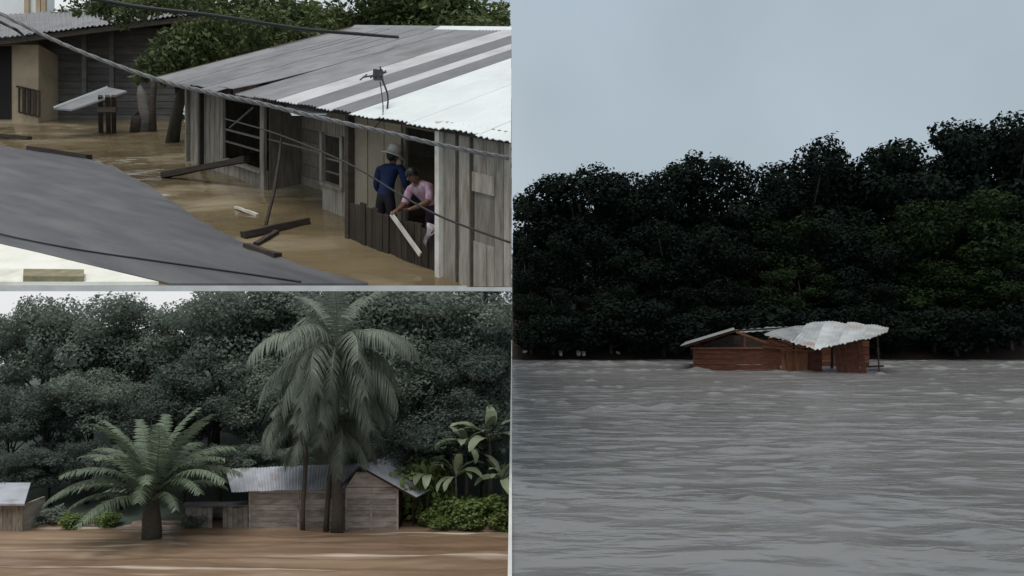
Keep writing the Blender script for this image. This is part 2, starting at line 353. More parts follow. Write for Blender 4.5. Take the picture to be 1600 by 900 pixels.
def plant_tree(p, name, label, cat, loc, H, leaf, group=None, rz=0, wide=1.0, bark='bark', clip=None):
    s = H / p.H
    r = thing(name, label, cat, loc, group)
    c = bpy.data.objects.new('crown', p.cm); t = bpy.data.objects.new('trunk', p.tm)
    for o in (t, c):
        COL.objects.link(o); o.parent = r; o.scale = (s * wide, s * wide, s); o.rotation_euler.z = rz
    if not p.tm.materials: p.tm.materials.append(M[bark])
    if clip:                              # leaves past the plane x = 0 are left off this one tree
        A = p.V.copy(); ca, sa = math.cos(rz), math.sin(rz)
        x = (A[..., 0] * ca - A[..., 1] * sa) * s * wide + loc[0]
        keep = (x.min(1) > 0.02) if clip > 0 else (x.max(1) < -0.02)
        c.data = quads_mesh('crown', p.V[keep])
    if not c.data.materials: c.data.materials.append(M[leaf])
    else:
        c.material_slots[0].link = 'OBJECT'; c.material_slots[0].material = M[leaf]
    return r

def frond_mesh(rng, L, arch, droop, nl, ll, up, wave=.0):
    """frond along +X from the origin; arch = how far it falls, up = start slope"""
    n = 14; pts = []
    for i in range(n + 1):
        t = i / n
        ang = up - arch * t ** 1.3
        if i == 0: p = Vector((0, 0, 0))
        else: p = pts[-1] + Vector((math.cos(ang), wave * math.sin(3 * t), math.sin(ang))) * (L / n)
        pts.append(p)
    mb = MB(); mb.tube(pts, [.05 * L / 5 * (1 - .85 * i / n) for i in range(n + 1)], 5)
    nst = len(mb.f)
    def at(t):
        f = t * n; i = min(int(f), n - 1); return pts[i].lerp(pts[i + 1], f - i), (pts[i + 1] - pts[i]).normalized()
    for k in range(nl):
        t = .12 + .88 * (k + rng.random() * .6) / nl
        p, d = at(min(t, 1)); side = Vector((0, 1, 0)); nrm = side.cross(d) * -1
        for sg in (-1, 1):
            l = ll * (math.sin(math.pi * min(1, .12 + t * .8)) ** .6) * rng.uniform(.75, 1.1)
            a = (side * sg * .8 + d * rng.uniform(.35, .6) + Vector((0, 0, -droop * rng.uniform(.5, 1.3)))).normalized()
            m = p + a * l * .5 + Vector((0, 0, .02 * l)); e = p + a * l + Vector((0, 0, -droop * l * .35))
            w = d * (.028 * L / 5 + .014)
            mb.add([p - w, p + w, m + w * 1.2, e, m - w * 1.2], [(0, 1, 2, 4), (4, 2, 3)])
    me = mesh_of('frond', mb); 
    mats = [0 if i >= nst else 1 for i in range(len(mb.f))]
    return me, mats
def palm(name, label, loc, trunk_pts, trunk_r, crown, protos, spec, leaf, rngseed):
    rng = random.Random(rngseed)
    r = thing(name, label, 'palm tree', loc)
    mb = MB(); mb.tube([Vector(loc) + Vector(p) for p in trunk_pts], trunk_r, 9)
    part(r, 'trunk', mb, M['bark_pale'], smooth=True)
    for (az, pk, sc, tilt) in spec:
        o = bpy.data.objects.new('frond', protos[pk]); COL.objects.link(o); o.parent = r
        o.location = Vector(crown) + Vector((rng.uniform(-.1, .1), rng.uniform(-.1, .1), rng.uniform(-.15, .15)))
        o.rotation_euler = Euler((rng.uniform(-.25, .25), tilt, az), 'XYZ'); o.scale = (sc,) * 3
    return r
def frond_proto(seed, leaf, *a, **k):
    me, mi = frond_mesh(random.Random(seed), *a, **k)
    me.materials.append(M[leaf]); me.materials.append(M['rachis'])
    if len(me.polygons) == len(mi): me.polygons.foreach_set('material_index', mi)
    return me

# ================================================================ RIGHT: the wide grey river and the drifting house
WR = -2.2
def build_river():
    rng = np.random.default_rng(3)
    ny, nx = 1500, 270
    ys = np.geomspace(5.5, 37.6, ny); xs = np.linspace(0, 1, nx)
    Y = np.repeat(ys[:, None], nx, 1); X = xs[None, :] * (Y * .74 + 1.5)
    Z = np.zeros_like(X)
    for i in range(60):
        wl = 10 ** rng.uniform(-.5, .3); th = rng.normal() * .3 + .1
        k = 2 * math.pi / wl; ph = rng.random() * 6.28
        q = X * math.sin(th) * k + Y * math.cos(th) * k + ph
        env = .5 + .5 * np.sin(X * rng.uniform(.2, .9) + Y * rng.uniform(-.6, .6) + rng.random() * 6.28)
        Z += .0021 * wl ** .8 * env * np.sin(q)
    for i in range(5):
        Z += .009 * np.sin(X * rng.uniform(.1, .5) + Y * rng.uniform(.5, 1.2) + rng.random() * 6)
    # short steep crests, their steep side towards the viewer
    def crest(cx, cy, ln, wd, am, tilt=0., ph=0.):
        m = (np.abs(X - cx) < ln * 2.6) & (np.abs(Y - cy) < wd * 9 + .6 * ln)
        x = X[m] - cx; dy = (Y[m] - cy) - tilt * x - .045 * np.sin(x * 5.3 + ph) - .02 * np.sin(x * 13 + ph)
        Z[m] += am * np.exp(-(x / ln) ** 4) * (.7 + .3 * np.sin(x * 9 + ph)) * np.where(dy > 0, np.exp(-(dy / (wd * 3.2))), np.exp(-(dy / (wd * .36)) ** 2))
    for i in range(260):
        cy = 8 + 28 * rng.random() ** .8; cx = rng.uniform(0, .68) * cy
        crest(cx, cy, rng.uniform(.08, .5) * (cy / 20) ** .6, rng.uniform(.07, .11) * (cy / 20) ** .4, (.008 + .04 * rng.random() ** 2.2) * (cy / 20) ** .5, rng.normal() * .1, i)
    for i in range(90):
        cy = rng.uniform(28, 36.8); crest(rng.uniform(0, .68) * cy, cy, rng.uniform(.2, .8), .12, .03 + .08 * rng.random() ** 2, rng.normal() * .06, i)
    def at(px, py): cy = 2.2 * F / (py - HOR); return (px - 800) / F * cy, cy
    for (px, py, ln, am, tl) in ((925, 643, .5, .1, .02), (960, 640, .7, .12, .05), (1010, 637, .8, .12, .05), (1060, 634, .6, .09, .1), (1180, 629, .7, .09, .05), (1190, 785, .32, .07, 0),
                                 (1290, 698, .9, .07, .2), (1050, 722, .8, .05, -.05), (1460, 706, .6, .05, 0), (1485, 654, .7, .07, 0), (1500, 864, .3, .07, .05), (1560, 838, .4, .06, .1), (1380, 886, .26, .07, .1),
                                 (1340, 865, .35, .05, .1), (1240, 792, .3, .05, .05), (985, 807, .3, .04, .05), (1150, 702, .5, .04, 0), (1590, 627, .4, .1, .05), (870, 790, .2, .04, 0), (1330, 825, .4, .04, .03)):
        cx, cy = at(px, py); crest(cx, cy, ln * .75, .09, am * .7, tl, px)
    Z *= np.clip((37.8 - Y) / 4, .35, 1)
    grid_mesh('river_water', X, Y, WR + Z, M['river'])
    # the wall that holds the river above the lower valley
    mb = MB(); mb.box(-.035, 0, 5, 62, -18.2, WR + .05)
    solo('flood_wall', mb, M['concrete'], 'thin pale concrete flood wall edging the grey river', 'wall')
    # bank and hill under the forest
    ny, nx = 60, 90
    ys = np.linspace(36.2, 80, ny); xs = np.linspace(0, 70, nx)
    Y, X = np.meshgrid(ys, xs, indexing='ij'); r2 = np.random.default_rng(8)
    t = Y - 36.2
    Z = WR - .5 + np.clip(t, 0, 1.2) * .75 + np.clip(t - 1.5, 0, 30) * (.34 + .003 * X) + .16 * np.sin(X * 1.3 + 2 * np.sin(Y * .7)) + .1 * np.sin(X * 3.1 + Y)
    Z = np.minimum(Z, 4.4 + X * .09 + .3 * np.sin(X * .8))
    grid_mesh('forest_bank', X, Y, Z, M['mud'])
    def hz(x, y):
        t = y - 36.2
        return min(WR - .5 + min(max(t, 0), 1.2) * .75 + min(max(t - 1.5, 0), 30) * (.34 + .003 * x), 4.4 + x * .09) - .1
    protos = [make_proto(20 + i, 10, 3.1 + .25 * (i % 3), 6.1, 3.9, 20 + 3 * i, 6500, .30, rb=(.2, .42), shell_dummy=0) if False else
              make_proto(20 + i, 10, 3.1 + .25 * (i % 3), 6.1, 3.9, 24 + 3 * i, 9000, .25, rb=(.18, .4)) for i in range(6)]
    tall = [(818, 286, 43), (858, 260, 44), (905, 247, 43.5), (955, 246, 45), (1008, 248, 43), (1060, 228, 44.5), (1108, 212, 43.5),
            (1158, 268, 43), (1205, 240, 44), (1258, 224, 43), (1312, 184, 44.5), (1362, 212, 43.5), (1418, 182, 44), (1474, 168, 43.2),
            (1530, 160, 44), (1582, 162, 43), (1632, 180, 44), (1680, 178, 43.5)]
    n = 0; rg = random.Random(5)
    for i, (px, py, d) in enumerate(tall):
        top = P(px, py, d); zb = hz(max(top.x, 0), d); H = top.z - zb
        x = max(top.x, .8)
        vis = px < 1600
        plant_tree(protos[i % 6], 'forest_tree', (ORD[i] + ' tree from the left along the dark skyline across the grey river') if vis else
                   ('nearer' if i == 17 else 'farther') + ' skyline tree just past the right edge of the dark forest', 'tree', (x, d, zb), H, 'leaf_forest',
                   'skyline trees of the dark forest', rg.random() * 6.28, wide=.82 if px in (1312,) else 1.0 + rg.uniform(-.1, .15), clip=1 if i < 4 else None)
    mid = [(820, 372), (872, 352), (930, 345), (990, 352), (1045, 330), (1105, 338), (1165, 345), (1225, 325), (1290, 322), (1350, 315), (1410, 300), (1470, 290), (1530, 282), (1590, 300), (1645, 290)]
    for i, (px, py) in enumerate(mid):
        d = 40.4 + rg.uniform(-.6, .6); top = P(px, py, d); zb = hz(max(top.x, 0), d); x = max(top.x, .7)
        g = 'leaf_forest_green' if px > 1380 or px in (1225,) else 'leaf_forest'
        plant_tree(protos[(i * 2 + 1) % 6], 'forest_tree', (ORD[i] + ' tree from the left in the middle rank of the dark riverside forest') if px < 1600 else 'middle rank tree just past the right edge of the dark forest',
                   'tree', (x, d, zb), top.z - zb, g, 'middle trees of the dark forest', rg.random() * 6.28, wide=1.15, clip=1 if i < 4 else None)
    low = [(815, 452), (862, 440), (915, 450), (970, 436), (1030, 446), (1085, 440), (1140, 430), (1195, 415), (1245, 400), (1300, 425), (1360, 410), (1420, 395), (1480, 400), (1540, 385), (1595, 400), (1650, 395)]
    for i, (px, py) in enumerate(low):
        d = 38.6 + rg.uniform(-.4, .4); top = P(px, py, d); zb = hz(max(top.x, 0), d); x = max(top.x, .6)
        g = 'leaf_forest_green' if px in (1245, 1420, 1480, 1540, 1195) else 'leaf_forest'
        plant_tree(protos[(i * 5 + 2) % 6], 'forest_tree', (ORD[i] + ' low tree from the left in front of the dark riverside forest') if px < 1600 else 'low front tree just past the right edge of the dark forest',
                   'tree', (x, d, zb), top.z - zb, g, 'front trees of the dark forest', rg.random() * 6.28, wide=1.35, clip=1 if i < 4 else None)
    bush = [make_proto(40 + i, 2, 1.15, 1.0, .95, 12, 3200, .12, rb=(.3, .5), trunk_r=.06) for i in range(3)]
    k = 0
    for i in range(20):
        px = 822 + i * 42 + rg.uniform(-8, 8); d = 37.15 + rg.uniform(-.15, .5); x = max((px - 800) / F * d, .5)
        H = 2.0 + rg.random() * 1.1
        if px > 1600: continue
        plant_tree(bush[i % 3], 'bank_bush', ORD[k] + ' dark bush from the left on the far river bank', 'bush', (x, d, hz(x, d)), H,
                   'leaf_forest', 'bushes along the far bank', rg.random() * 6, 1.25, clip=1 if i < 3 else None); k += 1
    # pale scraps caught on the far bank
    for i, (px, py) in enumerate(((820, 553), (876, 551), (904, 549), (912, 553), (966, 552))):
        d = 37.22 - .01 * i; q = P(px, 551, d); q.z = WR - .5 + (d - 36.2) * .75 + .02; g = random.Random(i); mb = MB()
        top = [q + Vector((g.uniform(.07, .13) * math.cos(a), .12 * math.sin(a), g.uniform(.06, .12) + .06 * math.sin(a))) for a in [j * 6.283 / 7 for j in range(7)]]
        mb.slab(top, .14, (0, 0, 1))
        solo('debris_scrap', mb, M['white_bit'], 'small pale scrap on the far bank, ' + ORD[i] + ' from the left', 'debris', 'pale scraps on the far bank')
build_river()

# the broken house drifting on the river
def build_drifting_house():
    yaw = math.radians(-15.5)
    Q0 = Vector((7.1, 30, 0)); FD = Vector((math.cos(yaw), math.sin(yaw), 0)); BD = Vector((-math.sin(yaw), math.cos(yaw), 0))
    def R(px, py, back=0):
        r = (px - 800) / F; q = Q0 + BD * back
        t = (r * q.y - q.x) / (FD.x - r * FD.y); w = q + FD * t
        return Vector((w.x, w.y, (HOR - py) / F * w.y))
    base = R(1200, 590); root = thing('drifting_house', 'broken red-brown plank house with zinc roof drifting on the grey river', 'house', base)
    bed = WR - .35
    def panel(name, c, t, m, par=root):   # c: four front corners, thickness backwards
        mb = MB(); b = [v + BD * t for v in c]; mb.hexa([c[0], c[1], b[1], b[0], c[3], c[2], b[2], b[3]]); return part(par, name, mb, m)
    rg = random.Random(2)
    # front wall: horizontal boards
    n = 5; rows = [545, 553, 561, 569.5, 578, 590]
    for i in range(n):
        a, b = rows[i] + .5, rows[i + 1] - .4; j = rg.uniform(-1, 1)
        panel('board', [R(1083.5, b), R(1220 + j, b), R(1219 + j, a), R(1083, a)], .04, M['red_wood'])
    panel('beam', [R(1079, 545.6, -.05), R(1224, 545.2, -.05), R(1224, 542.2, -.05), R(1079, 542.8, -.05)], .1, M['red_wood_pale'])
    for px in (1084.5, 1217): panel('post', [R(px - 1.6, 592, -.03), R(px + 1.6, 592, -.03), R(px + 1.6, 546, -.03), R(px - 1.6, 546, -.03)], .09, M['red_wood'])
    # left side wall, back wall, floor
    def wallq(name, a, b, z0, z1, m, t=.05):
        mb = MB(); a = Vector(a); b = Vector(b); nn = (b - a).cross(Vector((0, 0, 1))).normalized() * t
        mb.hexa([Vector((*a.xy, z0)), Vector((*b.xy, z0)), Vector((*(b + nn).xy, z0)), Vector((*(a + nn).xy, z0)),
                 Vector((*a.xy, z1)), Vector((*b.xy, z1)), Vector((*(b + nn).xy, z1)), Vector((*(a + nn).xy, z1))]); return part(root, name, mb, m)
    a = R(1085, 560, .06); a2 = Q0 + BD * 3.6 + FD * .1; b2 = Q0 + BD * 3.6 + FD * 6.9
    for i in range(5):
        z0 = bed + i * .29
        wallq('board', a, a2, z0, z0 + .27, M['red_wood'], .04); wallq('board', a2, b2, z0, z0 + .27, M['red_wood'], -.04)
    # gable: inner boards, posts, rafters
    panel('gable_board', [R(1090, 542, .35), R(1208, 542, .35), R(1160, 524, .35), R(1140, 524, .35)], .03, M['dark_wood'])
    panel('gable_post', [R(1162, 542.3), R(1165, 542.3), R(1165, 520), R(1162, 520)], .06, M['red_wood'])
    mb = MB(); mb.bar(R(1150, 518.5), R(1218, 542), .05, .08); part(root, 'rafter', mb, M['red_wood_pale'])
    mb = MB(); mb.bar(R(1068, 542), R(1148, 518), .05, .06); part(root, 'rafter', mb, M['red_wood'])
    mb = MB(); mb.bar(R(1148, 517, 0), R(1232, 512, 1.6), .07, .07); part(root, 'ridge_beam', mb, M['dark_wood'])
    # corrugated sheets given by four corners
    def sheet(name, c, m, nper=6, amp=.02, sag=0., th=.012, rag=0.):
        mb = MB(); nu, nv = nper * 6 + 1, 5; g = random.Random(str(c[0]))
        def surf(u, v, k):
            q = c[0].lerp(c[1], u).lerp(c[3].lerp(c[2], u), v)
            z = amp * math.sin(u * nper * 2 * math.pi) + sag * math.sin(v * math.pi) + .03 * math.sin(u * 5 + v * 3) * (1 if sag else 0)
            return q + Vector((0, 0, z - k * th))
        for k in (0, 1):
            for j in range(nv):
                for i in range(nu):
                    vv = j / (nv - 1)
                    if rag and j == nv - 1: vv += rag * (math.sin(i * .7) * .5 + .5 * math.sin(i * .23))
                    mb.v.append(surf(i / (nu - 1), vv, k))
        N = nu * nv; ix = lambda i, j, k: k * N + j * nu + i
        for j in range(nv - 1):
            for i in range(nu - 1):
                mb.f.append((ix(i, j, 0), ix(i + 1, j, 0), ix(i + 1, j + 1, 0), ix(i, j + 1, 0)))
                mb.f.append((ix(i, j, 1), ix(i, j + 1, 1), ix(i + 1, j + 1, 1), ix(i + 1, j, 1)))
        for i in range(nu - 1):
            mb.f.append((ix(i, 0, 0), ix(i, 0, 1), ix(i + 1, 0, 1), ix(i + 1, 0, 0)))
            mb.f.append((ix(i, nv - 1, 0), ix(i + 1, nv - 1, 0), ix(i + 1, nv - 1, 1), ix(i, nv - 1, 1)))
        for j in range(nv - 1):
            mb.f.append((ix(0, j, 0), ix(0, j + 1, 0), ix(0, j + 1, 1), ix(0, j, 1)))
            mb.f.append((ix(nu - 1, j, 0), ix(nu - 1, j, 1), ix(nu - 1, j + 1, 1), ix(nu - 1, j + 1, 0)))
        return part(root, name, mb, m, smooth=False)
    rl = R(1148, 515, -.25); ll_ = R(1063, 540.5, -.25)
    for i in range(4):
        b0, b1 = i * .95, (i + 1) * .95 + .05; up = Vector((0, 0, .012 * (i % 2)))
        sheet('roof_sheet', [ll_ + BD * b0 + up, ll_ + BD * b1 + up, rl + BD * b1 + up, rl + BD * b0 + up], M['zinc_dull'], 6, .01)
    # right slope near the ridge, partly stripped, then the big loose sheets
    sheet('roof_sheet', [R(1148, 515.5, .9), R(1205, 511.5, 2.3), R(1212, 516, 2.2), R(1158, 519.5, .8)], M['zinc_dull'], 5, .012)
    sheet('roof_sheet', [R(1196, 511, 1.9), R(1236, 510.5, 2.0), R(1232, 517, 1.5), R(1194, 516, 1.4)], M['zinc_dull'], 4, .012)
    sp = [((1233, 512.5), (1263, 506.5), (1237, 534), (1194, 522)), ((1260, 507), (1291, 501.5), (1274, 546.5), (1234, 533)),
          ((1289, 502.2), (1326, 504.5), (1312, 538.5), (1271, 545)), ((1324, 504.4), (1358, 507.4), (1352, 530.5), (1310, 537.5)), ((1356, 507.3), (1389, 510.5), (1387, 519.5), (1350, 529.8))]
    for i, (a, b, c, d) in enumerate(sp):
        up = Vector((0, 0, .02 * (i % 2)))
        sheet('roof_sheet', [R(*a, 2.0) + up, R(*b, 2.0) + up, R(*c, -.35) + up, R(*d, -.35) + up], M['zinc_dull'] if i == 0 else M['zinc'], 7, .011, sag=[.035, -.03, .015, .005, .01][i], rag=.05)
    # broken middle
    panel('wall_panel', [R(1224, 590, .05), R(1262, 590, .25), R(1262, 547, .3), R(1219, 551.5, .05)], .04, M['red_wood_pale'])
    for q in (1232, 1245): panel('batten', [R(q, 590, -.02), R(q + 2.5, 590, -.02), R(q - 1, 551, 0), R(q - 3.5, 551.4, 0)], .03, M['red_wood_pale'])
    panel('wall_panel', [R(1256, 590, .5), R(1285, 590, .5), R(1284, 542, .5), R(1255, 544, .5)], .04, M['red_wood'])
    mb = MB(); mb.bar(R(1192, 541, -.1), R(1240, 547, -.05), .06, .07); mb.bar(R(1236, 546.5, -.08), R(1272, 548.5, .1), .05, .06); part(root, 'fallen_beam', mb, M['red_wood_pale'])
    mb = MB(); mb.bar(R(1200, 528, .2), R(1262, 549, .2), .05, .06); part(root, 'rafter', mb, M['red_wood_pale'])
    # right end wall: upright boards leaning
    for i in range(5):
        x0, x1 = 1306 + i * 9.4, 1306 + (i + 1) * 9.4 - .7
        panel('board', [R(x0 + 3, 590, .15), R(x1 + 3, 590, .15), R(x1 - 5, 533.5 - i * .6, .15), R(x0 - 5, 534 - i * .6, .15)], .04, M['red_wood'])
    mb = MB(); e = R(1346, 533, .2)
    mb.bar(R(1374, 592, .3), R(1371, 522, .3), .05); part(root, 'post', mb, M['dark_wood'])
    mb = MB(); mb.bar(R(1352, 573, .3), R(1381, 572, .3), .05, .07); part(root, 'fallen_beam', mb, M['dark_wood'])
    for px, b in ((1300, 2.0), (1340, 1.9), (1240, 1.95)):
        mb = MB(); t = R(px, 513, b); mb.bar(Vector((*t.xy, bed)), t - Vector((0, 0, .05)), .08); part(root, 'post', mb, M['dark_wood'])
build_drifting_house()

# ================================================================ LOWER LEFT: the flooded hamlet under the palms
WB = -17.0
def build_hamlet():
    rng = np.random.default_rng(9)
    ny, nx = 260, 380
    ys = np.linspace(38, 64, ny); xs = np.linspace(-48, -.02, nx); Y, X = np.meshgrid(ys, xs, indexing='ij'); Z = np.zeros_like(X)
    for i in range(50):
        wl = 10 ** rng.uniform(-.15, .75); th = rng.normal() * .16; k = 6.283 / wl
        env = .5 + .5 * np.sin(X * rng.uniform(.05, .3) + Y * rng.uniform(-.4, .4) + rng.random() * 6)
        Z += .009 * wl ** .8 * env * np.sin(X * math.sin(th) * k + Y * math.cos(th) * k + rng.random() * 6.28)
    for cy, am in ((59.3, .22), (52.8, .2), (56, .10), (54.5, .1)):
        dy = Y - cy - .25 * np.sin(X * .35 + cy) - .1 * np.sin(X * 1.1)
        Z += am * np.exp(-(dy / .45) ** 2) * (.6 + .4 * np.sin(X * .23 + cy * 2))
    grid_mesh('brown_flood_water', X, Y, WB + Z, M['brown'])
    # ground and hill behind
    ny, nx = 60, 80; ys = np.linspace(59.8, 110, ny); xs = np.linspace(-90, 6, nx); Y, X = np.meshgrid(ys, xs, indexing='ij')
    def hz(x, y): return WB - .35 + np.clip(y - 60, 0, 3) * .16 + np.clip(y - 65, 0, 40) * .55 * (1 + .008 * x)
    Z = hz(X, Y) + .15 * np.sin(X * .9 + np.sin(Y)) ; Z = np.minimum(Z, -1.5 + .05 * X)
    grid_mesh('wooded_hillside', X, Y, Z, M['undergrowth_haze_tinted'])
    g1 = lambda x, y: min(float(hz(np.array(x), np.array(y))), -1.5 + .05 * x) - .15
    protos = [make_proto(60 + i, 10, 3.2 + .3 * (i % 3), 6.0, 4.0, 26 + 2 * i, 13000, .2, rb=(.2, .4), trunk_r=.16) for i in range(5)]
    rg = random.Random(12); n = 0
    back = [(15, 474, 78), (72, 458, 76), (122, 444, 77), (178, 440, 75.5), (232, 470, 77), (286, 470, 76), (338, 432, 75), (395, 420, 77), (450, 412, 76), (508, 408, 75), (566, 408, 77), (624, 408, 76), (680, 408, 75), (736, 404, 76), (790, 404, 76)]
    for i, (px, py, d) in enumerate(back):
        t = P(px, py, d); zb = g1(t.x, d)
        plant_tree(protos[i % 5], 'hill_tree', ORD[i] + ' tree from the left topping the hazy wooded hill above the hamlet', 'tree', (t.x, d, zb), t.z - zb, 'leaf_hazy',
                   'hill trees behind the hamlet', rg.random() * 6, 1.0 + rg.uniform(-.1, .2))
    midr = [(15, 600), (75, 585), (140, 560), (205, 570), (270, 560), (330, 540), (395, 545), (450, 560), (600, 530), (660, 520), (715, 525), (765, 535)]
    for i, (px, py) in enumerate(midr):
        d = 70 + rg.uniform(-1, 1); t = P(px, py, d); zb = g1(t.x, d)
        lf = 'leaf_hazy_dark' if px < 110 or px > 690 or px in (330, 270) else 'leaf_hazy'
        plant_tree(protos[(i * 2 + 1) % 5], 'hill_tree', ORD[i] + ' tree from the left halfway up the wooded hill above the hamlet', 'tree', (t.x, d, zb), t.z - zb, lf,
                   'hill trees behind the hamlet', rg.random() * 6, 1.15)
    lowr = [(20, 690), (78, 690), (135, 680), (190, 690), (290, 690), (345, 680), (400, 685), (455, 690), (575, 690), (640, 660), (700, 610), (755, 620)]
    for i, (px, py) in enumerate(lowr):
        d = 66 + rg.uniform(-.7, .7); t = P(px, py, d); zb = g1(t.x, d)
        lf = 'leaf_hazy_dark' if px < 200 or px > 620 or px == 345 else 'leaf_hazy'
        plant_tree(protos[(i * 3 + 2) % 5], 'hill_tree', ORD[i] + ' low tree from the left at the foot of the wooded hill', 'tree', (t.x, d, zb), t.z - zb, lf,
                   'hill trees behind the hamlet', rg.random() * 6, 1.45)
    # bushes on the right by the water and beneath the left palm
    bush = [make_proto(80 + i, 2, 1.2, 1.0, .9, 12, 1700, .17, rb=(.3, .5), trunk_r=.06) for i in range(3)]
    for i, (px, py, d, leaf, wd) in enumerate(((665, 790, 61.6, 'leaf_bush', 1.3), (700, 772, 62, 'leaf_bush', 1.3), (738, 768, 61.8, 'leaf_bush', 1.4), (776, 764, 62, 'leaf_bush', 1.4),
                                              (735, 795, 61.0, 'leaf_bush', 1.7), (690, 800, 60.9, 'leaf_bush', 1.5), (780, 795, 61, 'leaf_bush', 1.6), (660, 700, 63.5, 'leaf_bush', .9), (640, 720, 63.5, 'leaf_bush', .8))):
        t = P(px, py, d); zb = g1(t.x, d)
        plant_tree(bush[i % 3], 'waterside_bush', ORD[i] + ' bush of the bright green thicket beside the hut' if i < 7 else
                   ('bright green shrub rising just right of the hut roof' if i == 7 else 'bright green shrub against the right hut gable'), 'bush', (t.x, d, zb), t.z - zb, leaf, 'bright green thicket beside the hut', rg.random() * 6, wd)
    for i, (px, py, d) in enumerate(((110, 800, 61.2), (165, 795, 61.5), (300, 800, 61.3), (75, 790, 62))):
        t = P(px, py, d); zb = g1(t.x, d)
        plant_tree(bush[i % 3], 'waterside_bush', ['low bush left of the feather palm at the flood edge', 'low bush touching the left side of the feather palm', 'low bush right of the feather palm before the hut', 'low bush beside the white shed'][i],
                   'bush', (t.x, d, zb), t.z - zb, 'leaf_bush' if i < 2 else 'leaf_hazy', None, rg.random() * 6, 1.5)
    return g1
G_BL = build_hamlet()

